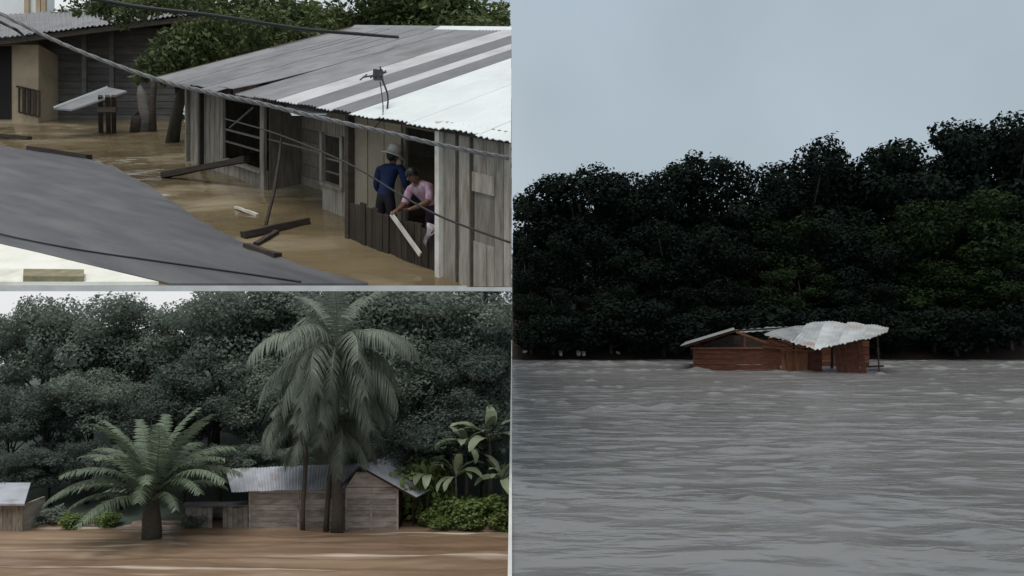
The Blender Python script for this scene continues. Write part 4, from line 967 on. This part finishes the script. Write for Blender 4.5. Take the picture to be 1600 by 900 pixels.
def RPz(y):     # roof height above the line x = 0
    # (x, y) = A0 + U s + Wp (.9 - L) with x = -.03
    best = None
    a, b = U.x, -Wp.x; c = -.03 - A0.x - Wp.x * .9
    d, e = U.y, -Wp.y; f = y - A0.y - Wp.y * .9
    det = a * e - b * d; s = (c * e - b * f) / det; L = (a * f - c * d) / det
    return RP(s, L).z
build_main_house()

def build_far_house():
    d = 26.6
    R = lambda px, py, b=0: P(px, py, d + b)
    root = thing('far_house', 'grey clapboard house with cream corner at the far end of the flooded street', 'house', (P(120, 185, d).x, d + 2, gz(d + 1)))
    rg = random.Random(5)
    def quad(name, c, t, m, dv=Vector((0, 1, 0)), bev=0):
        mb = MB(); c = [Vector(q) for q in c]; b = [v + dv * t for v in c]; mb.hexa([c[0], c[1], b[1], b[0], c[3], c[2], b[2], b[3]]); return part(root, name, mb, m)
    zb = lambda px, b: 0
    rows = np.linspace(44, 190, 15)
    for i in range(14):
        y0, y1 = rows[i] , rows[i + 1]
        quad('board', [R(60, y1 - .6, -.02), R(282, y1 - .6, -.02), R(282, y0, .0), R(60, y0, .0)], .05, M['siding'])
    for px in (131, 174): quad('post', [R(px - 3.5, 150, -.5), R(px + 3.5, 150, -.5), R(px + 3.5, 46, -.5), R(px - 3.5, 46, -.5)], .12, M['siding'])
    quad('porch_rail', [R(126, 153, -.55), R(180, 151, -.55), R(180, 148, -.55), R(126, 150, -.55)], .08, M['siding'])
    # cream corner, standing forward
    D2 = -1.2
    quad('cream_wall', [R(-60, 196, D2), R(60, 196, D2), R(60, 70, D2), R(-60, 70, D2)], .12, M['cream'])
    quad('cream_side', [R(60, 196, D2 + .12), R(61, 196, D2 + .12), R(61, 70, D2 + .12), R(60, 70, D2 + .12)], 1.1, M['cream'])
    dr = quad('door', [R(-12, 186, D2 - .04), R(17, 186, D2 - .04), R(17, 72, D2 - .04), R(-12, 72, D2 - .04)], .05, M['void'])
    # slotted rail of four frames
    mb = MB(); mb.bar(R(26, 135, D2 - .1), R(62, 143, D2 - .1), .06); rail = part(root, 'railing', mb, M['dark_wood'])
    for k in range(4):
        x = 30 + k * 8.4
        mb = MB(); f = lambda px, py: R(px, py, D2 - .12)
        y0, y1 = 137 + k * 2, 176 + k * 2
        for (p, q) in (((x, y0), (x + 6.2, y0)), ((x, y1), (x + 6.2, y1)), ((x, y0), (x, y1)), ((x + 6.2, y0), (x + 6.2, y1))): mb.bar(f(*p), f(*q), .05, .05)
        part(rail, 'rail_frame', mb, M['dark_wood'])
    # dark soffit and roof of corrugated sheets rising to the back
    e0, e1 = R(-60, 66, -2.2), R(310, 20, -1.0); k0, k1 = R(-60, 26, 3.2), R(310, 6, 3.2)
    n = 11
    for i in range(n):
        mb = MB(); u0, u1 = i / n, (i + 1) / n + .01; nu = 24
        if i < 2: pass
        for kk in (0, 1):
            for j in range(2):
                for q in range(nu + 1):
                    u = u0 + (u1 - u0) * q / nu; v = e0.lerp(e1, u) if j == 0 else k0.lerp(k1, u)
                    mb.v.append(v + Vector((0, 0, .025 * math.sin(q / nu * 5 * 6.283) - .02 * kk + .012 * (i % 2))))
        n1 = nu + 1; ix = lambda a, b, c: c * n1 * 2 + b * n1 + a
        for q in range(nu): mb.f += [(ix(q, 0, 0), ix(q + 1, 0, 0), ix(q + 1, 1, 0), ix(q, 1, 0)), (ix(q, 0, 1), ix(q, 1, 1), ix(q + 1, 1, 1), ix(q + 1, 0, 1)), (ix(q, 0, 0), ix(q, 0, 1), ix(q + 1, 0, 1), ix(q + 1, 0, 0))]
        part(root, 'roof_sheet', mb, M['metal_grey'])
    mb = MB(); mb.bar(e0 - Vector((0, -.1, .12)), e1 - Vector((0, -.1, .12)), .08, .16); part(root, 'eave_board', mb, M['dark_wood'])
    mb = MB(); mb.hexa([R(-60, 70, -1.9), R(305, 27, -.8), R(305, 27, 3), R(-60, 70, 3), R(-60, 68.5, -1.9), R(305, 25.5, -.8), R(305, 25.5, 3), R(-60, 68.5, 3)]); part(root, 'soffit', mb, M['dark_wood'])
    mb = MB(); a = R(-60, 190, 3.3); b = R(282, 190, 3.3); mb.hexa([a, b, b + Vector((0, .1, 0)), a + Vector((0, .1, 0)), R(-60, 30, 3.3), R(282, 10, 3.3), R(282, 10, 3.3) + Vector((0, .1, 0)), R(-60, 30, 3.3) + Vector((0, .1, 0))]); part(root, 'rear_wall', mb, M['siding'])
    # white building behind, top left corner
    d2 = 31.5; r2 = thing('white_building', 'bright white rendered building in the top left corner behind the grey roof', 'building', (P(20, 30, d2).x, d2 + 1, gz(d2)))
    zt = P(0, -30, d2).z; z0 = gz(d2) - .2
    mb = MB(); mb.box(P(-80, 0, d2).x, P(74, 0, d2).x, d2, d2 + .5, z0, zt); part(r2, 'wall', mb, M['white_wall'])
    for px in (44, 62, 70): 
        mb = MB(); x = P(px, 0, d2).x; mb.box(x - .09, x + .09, d2 - .12, d2 - .003, z0, zt); part(r2, 'pilaster', mb, M['cream'])
    # sheet on a stand (small table roof) half sunk in the flood
    r3 = thing('sheet_stand', 'pale metal sheet propped on a dark trestle in the flood before the far house', 'stand', TG(165, 205))
    mb = MB(); c = [P(84, 169, 22.5), P(112, 171, 22.3), P(198, 142, 22.8), P(168, 136, 23.4)]; mb.slab(c, .05); part(r3, 'top_sheet', mb, M['metal_grey'])
    mb = MB(); mb.bar(P(84, 168, 22.45), P(168, 136, 23.35), .05, .06); part(r3, 'edge_strip', mb, M['metal_white'])
    for (px, bx_) in ((157, 158), (178, 178), (168, 170)):
        mb = MB(); q = TG(bx_, 206); mb.bar(P(px, 150, 22.6), Vector((q.x, q.y, q.z - .2)), .13, .13); part(r3, 'leg', mb, M['dark_wood'])
    mb = MB(); mb.bar(P(153, 172, 22.4), P(182, 172, 22.4), .1, .14); part(r3, 'rail', mb, M['dark_wood'])
    # broken stump posts
    r4 = thing('broken_stump', 'pale broken tree stump with dark base beside the far house', 'stump', TG(228, 203))
    q = TG(228, 206); 
    mb = MB(); mb.tube([q + Vector((-.05, 0, -.2)), q + Vector((0, 0, .5)), P(222, 150, q.y), P(218, 134, q.y)], [.24, .2, .16, .05], 8); part(r4, 'trunk', mb, M['siding'], smooth=True)
    mb = MB(); mb.tube([q + Vector((.22, 0, -.2)), q + Vector((.2, 0, .8)), P(240, 140, q.y), P(245, 108, q.y)], [.12, .1, .09, .04], 7); part(r4, 'trunk', mb, M['dark_wood'], smooth=True)
    mb = MB(); mb.tube([q + Vector((-.25, -.1, -.2)), q + Vector((-.2, -.1, .35)), q + Vector((-.12, -.05, .62))], [.2, .2, .1], 8); part(r4, 'base', mb, M['dark_wood'], smooth=True)
build_far_house()

def build_street_trees():
    pr = [make_proto(100 + i, 5, 1.9, 3.1, 1.9, 22, 5200, .19, rb=(.22, .42), trunk_r=.1, elong=2.2, droop=.4) for i in range(4)]
    rg = random.Random(9)
    spots = [(150, -20, 31), (225, -25, 30.5), (300, -15, 29), (360, -20, 28), (420, -22, 27.5), (480, -15, 27), (540, -30, 26.5), (600, -32, 26), (650, -46, 26), (705, -50, 26), (752, -52, 25.4), (440, 30, 25.5), (500, 22, 25), (560, 28, 24.6), (380, 40, 26)]
    for i, (px, py, d) in enumerate(spots):
        t = P(px, py, d); zb = gz(d) - .15
        lab = ORD[i] + ' leafy tree from the left along the top edge behind the street roofs' if i < 11 else ['tree just behind the left rake of the striped roof', 'low tree rising behind the middle of the grey roof', 'low tree close behind the ridge of the grey roof', 'tree behind the left corner of the grey roof'][i - 11]
        plant_tree(pr[i % 4], 'street_tree', lab, 'tree', (min(t.x, -.9), d, zb), t.z - zb, 'leaf_street', 'trees behind the street roofs', rg.random() * 6, 1.3, clip=-1 if i in (8, 9, 10) else None)
    # filler shrubs so the slope behind stays green
    # tree by the gap between the houses, branches hanging towards the street
    rng = np.random.default_rng(77)
    d = 20.6; base = TG(268, 205); base = Vector((P(268, 100, 21.5).x, 21.5, gz(21.5) - .2))
    r = thing('overhanging_tree', 'leafy tree with drooping branches hanging in the gap between the two houses', 'tree', base)
    bl = []
    cl = [(250, 95, 20.5, .6), (235, 112, 20.4, .42), (285, 85, 20.7, .7), (320, 70, 21, .7), (350, 55, 21.5, .7), (300, 48, 21, .62), (265, 60, 20.8, .5), (380, 40, 22, .75), (335, 30, 21.2, .6), (295, 105, 20.8, .5), (225, 96, 20.3, .28),
          (345, 85, 21.8, .55), (270, 118, 21.2, .4), (400, 60, 22.6, .6), (420, 30, 23, .7)]
    for (px, py, dd, rr) in cl:
        q = P(px, py, dd) - base; bl.append((q.x, q.y, q.z, rr * .8, rr * .5)); bl.append((q.x - .5 * rr, q.y - .2, q.z - .55 * rr, rr * .42, rr * .42)); bl.append((q.x + .6 * rr, q.y - .1, q.z - .3 * rr, rr * .4, rr * .3))
    V = leaves(rng, bl, 4600, .18, 2.6, droop=.8)
    me = quads_mesh('crown', V); me.materials.append(M['leaf_street']); o = bpy.data.objects.new('crown', me); COL.objects.link(o); o.parent = r
    mb = MB(); top = P(300, 80, 21.3); mb.tube([base, base + Vector((.15, 0, 1)), top], [.2, .16, .1], 8)
    for (px, py, dd, rr) in cl: mb.tube([base + Vector((.2, 0, 1.4)), (P(px, py, dd) + top) / 2 + Vector((0, 0, .2)), P(px, py, dd)], [.07, .045, .012], 5)
    part(r, 'trunk', mb, M['bark'], smooth=True)
    # branch dipping from above over the far roof
    bl = []; cl = [(205, 14, 16, .22), (190, 25, 16, .17), (222, 20, 16, .2), (178, 34, 16, .12), (192, 42, 16, .1), (165, 22, 16, .17), (145, 16, 16, .15), (240, 10, 16, .25), (120, 20, 16, .1), (270, 5, 16, .3), (310, 0, 16, .3), (160, 4, 16, .22), (208, 34, 16, .1)]
    tip = P(430, -60, 18); root_pt = Vector((P(455, 0, 29.6).x, 29.6, gz(29.6)))
    r = thing('reaching_tree', 'tree whose leafy branch dips into the top edge over the far grey roof', 'tree', root_pt)
    for (px, py, dd, rr) in cl:
        q = P(px, py, dd) - root_pt; bl.append((q.x, q.y, q.z, rr, rr * .7))
    V = leaves(rng, bl, 1500, .13, 2.6, droop=.8); me = quads_mesh('crown', V); me.materials.append(M['leaf_street']); o = bpy.data.objects.new('crown', me); COL.objects.link(o); o.parent = r
    mb = MB(); mb.tube([root_pt, root_pt + Vector((0, -.3, 3)), root_pt + Vector((-.4, -2, 6.2)), tip, P(310, -20, 16.5), P(240, 4, 16), P(195, 28, 16)], [.2, .17, .13, .1, .06, .03, .012], 7)
    for (px, py, dd, rr) in cl[2:9]: mb.tube([P(240, 4, 16), P((240 + px) / 2, (4 + py) / 2 - 3, 16), P(px, py, 16)], [.02, .015, .008], 5)
    part(r, 'trunk', mb, M['bark'], smooth=True)
build_street_trees()

def build_cables():
    def smooth(pts, n=10):
        pts = [Vector(p) for p in pts]; out = []
        for i in range(len(pts) - 1):
            p0, p1, p2, p3 = pts[max(i - 1, 0)], pts[i], pts[i + 1], pts[min(i + 2, len(pts) - 1)]
            for k in range(n):
                t = k / n
                out.append(.5 * ((2 * p1) + (p2 - p0) * t + (2 * p0 - 5 * p1 + 4 * p2 - p3) * t * t + (3 * p1 - p0 - 3 * p2 + p3) * t ** 3))
        return out + [pts[-1]]
    # bundled supply cable: three strands twisted, fixed to the near wall
    path = smooth([P(-160, -62, 10.4), P(8, 25, 9.8), P(120, 78, 9.4), P(240, 122, 9.0), P(320, 143, 8.85), P(400, 160, 8.7), P(500, 184, 8.6), P(600, 206, 8.6), P(700, 229, 8.7), P(795, 247, 8.98)], 16)
    r = thing('supply_cable', 'thick twisted grey power cable sagging across the flooded street', 'cable', path[-1])
    for k in range(3):
        mb = MB(); pts = []
        for i, p in enumerate(path):
            a = i * .75 + k * 2.094; pts.append(p + Vector((0, math.cos(a) * .014, math.sin(a) * .014)))
        mb.tube(pts, .0135, 6); part(r, 'strand', mb, M['cable'], smooth=True)
    def cable(label, pts, rad, m='cable_black'):
        mb = MB(); mb.tube(smooth(pts, 8), rad, 6); solo('service_cable', mb, M[m], label, 'cable', smooth=True)
    cable('dark upper cable crossing the treetops and ending over the grey roof', [P(60, -20, 13), P(205, 9, 13.5), P(330, 24, 14), P(470, 45, 15), P(560, 53, 16), P(622, 58, 17.3)], .035)
    cable('thin dark wire running down across the veranda to the near plank wall', [P(352, 186, 14.6), P(420, 205, 13), P(500, 236, 11.6), P(560, 264, 10.6), P(620, 301, 9.9), P(690, 339, 9.4), P(797, 379, 9.02)], .014)
    cable('thin dark wire lying low across the grey road', [TG(-60, 352) + Vector((0, 0, .06)), TG(8, 372) + Vector((0, 0, .05)), TG(120, 394) + Vector((0, 0, .045)), TG(240, 412) + Vector((0, 0, .045)), TG(380, 432) + Vector((0, 0, .045)), TG(470, 445.5) + Vector((0, 0, .045))], .012)
    cable('short thin wire at the top left corner above the far roof', [P(-60, 5, 15), P(8, 38, 15), P(30, 50, 15.5), P(44, 64, 24.0)], .03)
    # antenna on the roof
    b = RP(9.35, .75, 0); d = b.y
    bx_ = P(592, 130, d)
    r = thing('roof_antenna', 'small dark aerial on a bent mast standing on the striped roof', 'antenna', RP(9.35, .5, .02))
    mast0 = RP(9.25, .35, .0); dd = mast0.y
    mb = MB(); mb.tube(smooth([mast0 + Vector((0, 0, -.05)), P(606, 150, dd), P(598, 125, dd), P(594, 104, dd)], 6), .014, 6); part(r, 'mast', mb, M['antenna'], smooth=True)
    mb = MB(); mb.tube([P(566, 121, dd), P(583, 118, dd), P(604, 113, dd)], .012, 6); part(r, 'boom', mb, M['antenna'])
    for k, (px, py) in enumerate(((568, 120.5), (584, 117.5), (590, 116.5), (598, 114.5))):
        mb = MB(); q = P(px, py, dd); mb.tube([q + Vector((-.03, -.1, -.07)), q + Vector((.03, .1, .07))], .012, 5); part(r, 'element', mb, M['antenna'])
    mb = MB(); q = P(591, 117, dd); mb.box(q.x - .07, q.x + .07, q.y - .05, q.y + .05, q.z - .07, q.z + .07); part(r, 'amplifier_box', mb, M['antenna'])
    mb = MB(); mb.tube(smooth([P(594, 128, dd), P(598, 180, dd - .4), HP(8.9, .6, 1.75)], 8), .009, 5); part(r, 'lead', mb, M['cable_black'])
build_cables()

# ---------------------------------------------------------------- people on the veranda
def person(label, loc, rz, joints, colours, head, extra):
    """joints: name -> (pos, radius, parent, region)"""
    names = list(joints); idx = {n: i for i, n in enumerate(names)}
    me = bpy.data.meshes.new('body')
    edges = [(idx[n], idx[joints[n][2]]) for n in names if joints[n][2]]
    me.from_pydata([joints[n][0] for n in names], edges, [])
    o = bpy.data.objects.new('body_tmp', me); COL.objects.link(o)
    sk = o.modifiers.new('skin', 'SKIN'); sk.use_smooth_shade = True; sk.branch_smoothing = .6
    for i, n in enumerate(names):
        r = joints[n][1]; r = r if hasattr(r, '__len__') else (r, r)
        me.skin_vertices[0].data[i].radius = r; me.skin_vertices[0].data[i].use_root = (n == 'pelvis')
    ss = o.modifiers.new('sub', 'SUBSURF'); ss.levels = 2; ss.render_levels = 2
    dg = bpy.context.evaluated_depsgraph_get(); ev = o.evaluated_get(dg)
    nm = bpy.data.meshes.new_from_object(ev); bpy.data.objects.remove(o); nm.name = 'body'
    nm.materials.clear()
    mk = list(colours); [nm.materials.append(M[colours[k]]) for k in mk]
    segs = [(Vector(joints[n][0]), Vector(joints[joints[n][2]][0]), joints[n][3]) for n in names if joints[n][2]]
    mi = []
    for p in nm.polygons:
        c = p.center; best = 1e9; reg = None
        for a, b, g in segs:
            ab = b - a; t = max(0, min(1, (c - a).dot(ab) / ab.length_squared)); dd = (c - a - ab * t).length
            if dd < best: best = dd; reg = g
        mi.append(mk.index(reg))
    nm.polygons.foreach_set('material_index', mi); nm.polygons.foreach_set('use_smooth', [True] * len(mi))
    root = thing('person', label, 'person', loc, rz=rz)
    b = bpy.data.objects.new('body', nm); COL.objects.link(b); b.parent = root
    extra(root); return root
def ico(name, root, c, r, sc, m, rot=(0, 0, 0), sub=3, cut=None):
    bm = bmesh.new(); bmesh.ops.create_icosphere(bm, subdivisions=sub, radius=r)
    for v in bm.verts: v.co = Vector((v.co.x * sc[0], v.co.y * sc[1], v.co.z * sc[2]))
    if cut is not None: bmesh.ops.delete(bm, geom=[v for v in bm.verts if cut(v.co)], context='VERTS')
    R_ = Euler(rot).to_matrix()
    for v in bm.verts: v.co = R_ @ v.co + Vector(c)
    me = bpy.data.meshes.new(name); bm.to_mesh(me); bm.free(); me.materials.append(m); me.polygons.foreach_set('use_smooth', [True] * len(me.polygons))
    o = bpy.data.objects.new(name, me); COL.objects.link(o); o.parent = root; return o
def fingers(J, side, wrist, d, reg='skin'):
    """palm plus five fingers; d = direction of the hand, side = sideways vector"""
    w = Vector(wrist); d = Vector(d).normalized(); s = Vector(side).normalized(); n = d.cross(s).normalized(); k = str(len(J))
    return w, d, s, n, k
def add_hand(J, base, wrist, d, s, reg='skin'):
    w = Vector(wrist); d = Vector(d).normalized(); s = Vector(s).normalized(); n = d.cross(s).normalized()
    pk = base + '_palm'; J[pk] = (tuple(w + d * .07), (.036, .016), base, reg)
    for i, (off, ln) in enumerate(((-.03, .062), (-.01, .078), (.011, .072), (.03, .055))):
        a = w + d * .10 + s * off; f1, f2 = f'{pk}_f{i}a', f'{pk}_f{i}b'
        J[f1] = (tuple(a), .0095, pk, reg); J[f2] = (tuple(a + d * ln * .75 + n * ln * .45), .008, f1, reg)
    J[pk + '_t'] = (tuple(w + d * .06 - s * .055 + n * .012), .0105, pk, reg)
def build_people():
    # blue jacket, straw hat, back half turned to the street, leaning left over the rail
    J = {}
    J['pelvis'] = ((0, 0, .90), (.155, .12), None, 'legs')
    J['waist'] = ((-.01, -.02, 1.06), (.16, .12), 'pelvis', 'top')
    J['chest'] = ((-.03, -.05, 1.26), (.20, .135), 'waist', 'top')
    J['collar'] = ((-.05, -.07, 1.38), (.15, .10), 'chest', 'top')
    J['neck'] = ((-.06, -.09, 1.45), .058, 'collar', 'skin')
    J['head'] = ((-.075, -.11, 1.54), (.085, .095), 'neck', 'skin')
    J['crown_of_head'] = ((-.08, -.115, 1.62), (.07, .08), 'head', 'skin')
    for sg, nm in ((-1, 'l'), (1, 'r')):
        J['sh' + nm] = ((-.05 + sg * .19, -.06, 1.355), .078, 'collar', 'top')
        J['el' + nm] = ((-.04 + sg * .27, -.10, 1.09), .058, 'sh' + nm, 'top')
        J['wr' + nm] = ((-.02 + sg * .22, -.30, .96), .036, 'el' + nm, 'top')
        add_hand(J, 'wr' + nm, (-.02 + sg * .21, -.34, .94), (-sg * .2, -1, -.15), (sg * 1, 0, 0))
        J['hip' + nm] = ((sg * .09, 0, .84), .105, 'pelvis', 'legs')
        J['kn' + nm] = ((sg * .10, -.02, .48), .07, 'hip' + nm, 'legs'); J['an' + nm] = ((sg * .10, .01, .08), .045, 'kn' + nm, 'legs')
        J['toe' + nm] = ((sg * .11, -.15, .04), .038, 'an' + nm, 'legs')
    def ex(root):
        c = Vector((-.085, -.115, 1.615)); rot = (.1, -.28, 0)
        ico('hair', root, (-.072, -.09, 1.56), .1, (.9, 1, 1.05), M['hair'], rot, cut=lambda v: v.z < -.02 and v.y < .02)
        # bucket hat: crown and sloping brim
        mb = MB(); n = 24; prof = [(.0, .125), (.075, .12), (.098, .09), (.105, .03), (.112, .0), (.15, -.035), (.185, -.06), (.183, -.068), (.145, -.045), (.108, -.012), (.098, .0)]
        for (r, z) in prof:
            for k in range(n): a = 6.283 * k / n; mb.v.append(Vector((r * math.cos(a), r * math.sin(a) * 1.08, z)))
        for i in range(len(prof) - 1):
            for k in range(n): mb.f.append((i * n + k, i * n + (k + 1) % n, (i + 1) * n + (k + 1) % n, (i + 1) * n + k))
        R_ = Euler(rot).to_matrix(); mb.v = [R_ @ v + c for v in mb.v]
        me = mesh_of('hat', mb, smooth=True); me.materials.append(M['hat']); o = bpy.data.objects.new('hat', me); COL.objects.link(o); o.parent = root
        for sx in (-.035, .035): ico('eye', root, (-.075 + sx, -.20, 1.555), .011, (1, .6, .7), M['hair'], sub=2)
        ico('nose', root, (-.075, -.215, 1.525), .018, (.8, 1.1, 1.3), M['skin'], sub=2)
        for sx in (-.09, .09): ico('ear', root, (-.075 + sx, -.105, 1.535), .028, (.35, .7, 1), M['skin'], sub=2)
        # jacket hem and collar
    p = HP(8.83, .30, -.22); person('person in blue jacket and pale brimmed hat standing behind the veranda fence', p, math.radians(158), J, {'top': 'blue', 'legs': 'trousers', 'skin': 'skin'}, None, ex)
    # pink top, dark skirt, bending forward over the fence
    J = {}
    J['pelvis'] = ((0, .12, .86), (.17, .14), None, 'legs')
    J['waist'] = ((0, .02, 1.0), (.16, .13), 'pelvis', 'legs')
    J['chest'] = ((0, -.13, 1.14), (.20, .14), 'waist', 'top')
    J['collar'] = ((0, -.24, 1.22), (.15, .10), 'chest', 'top')
    J['neck'] = ((0, -.30, 1.265), .055, 'collar', 'skin')
    J['head'] = ((.0, -.37, 1.31), (.085, .09), 'neck', 'skin')
    J['crown_of_head'] = ((.0, -.42, 1.365), (.068, .075), 'head', 'skin')
    for sg, nm in ((-1, 'l'), (1, 'r')):
        J['sh' + nm] = ((sg * .19, -.23, 1.19), .078, 'collar', 'top')
        J['el' + nm] = ((sg * .25, -.30, .95), .055, 'sh' + nm, 'top' )
        J['wr' + nm] = ((sg * .17, -.48, .86), .034, 'el' + nm, 'skin')
        add_hand(J, 'wr' + nm, (sg * .16, -.52, .84), (-sg * .2, -1, -.35), (sg * 1, 0, 0))
        J['hip' + nm] = ((sg * .09, .12, .80), .12, 'pelvis', 'legs')
        J['kn' + nm] = ((sg * .10, .05, .46), .085, 'hip' + nm, 'legs'); J['an' + nm] = ((sg * .10, .08, .08), .045, 'kn' + nm, 'skin')
        J['toe' + nm] = ((sg * .11, -.08, .04), .038, 'an' + nm, 'skin')
    def ex2(root):
        ico('hair', root, (0, -.38, 1.345), .105, (.95, 1.05, 1.1), M['hair'], (.7, 0, 0), cut=lambda v: v.y < -.04 and v.z < .03)
        ico('hair_knot', root, (.0, -.30, 1.40), .045, (1, 1, .9), M['hair'], sub=2)
        for sx in (-.033, .033): ico('eye', root, (sx, -.455, 1.30), .011, (1, .6, .7), M['hair'], sub=2)
        ico('nose', root, (0, -.47, 1.27), .017, (.8, 1.1, 1.3), M['skin'], sub=2)
        for sx in (-.09, .09): ico('ear', root, (sx, -.365, 1.30), .027, (.35, .7, 1), M['skin'], sub=2)
    p = HP(9.93, .24, -.22); person('person in pink top and dark skirt bending over the veranda fence', p, math.radians(-38), J, {'top': 'pink', 'legs': 'purple', 'skin': 'skin'}, None, ex2)
    # pale stick leaning on the fence and a cloth hung over it
    mb = MB(); mb.bar(HP(9.55, .68, .62), HP(10.35, .74, .22), .02, .07); solo('pale_batten', mb, M['white_stick'], 'pale painted batten slanting across the dark veranda fence', 'batten')
    mb = MB(); nu, nv = 9, 8; rg = random.Random(1)
    for k in (0, 1):
        for j in range(nv):
            for i in range(nu):
                u, v = i / (nu - 1), j / (nv - 1)
                h = .66 - v * (.24 + .1 * math.sin(u * 5 + .6)); w = .69 + .03 * math.sin(u * 11 + v * 3) * v + .012 * k + (.0 if v > .1 else -.02)
                mb.v.append(HP(10.42 + u * (.24 - .08 * v) + .04 * math.sin(v * 5), w, h))
    N = nu * nv; ix = lambda i, j, k: k * N + j * nu + i
    for j in range(nv - 1):
        for i in range(nu - 1): mb.f += [(ix(i, j, 0), ix(i + 1, j, 0), ix(i + 1, j + 1, 0), ix(i, j + 1, 0)), (ix(i, j, 1), ix(i, j + 1, 1), ix(i + 1, j + 1, 1), ix(i + 1, j, 1))]
    for i in range(nu - 1): mb.f += [(ix(i, 0, 0), ix(i, 0, 1), ix(i + 1, 0, 1), ix(i + 1, 0, 0)), (ix(i, nv - 1, 0), ix(i + 1, nv - 1, 0), ix(i + 1, nv - 1, 1), ix(i, nv - 1, 1))]
    solo('hung_cloth', mb, M['cloth'], 'pale crumpled cloth hung over the near end of the veranda fence', 'cloth', smooth=True)
build_people()
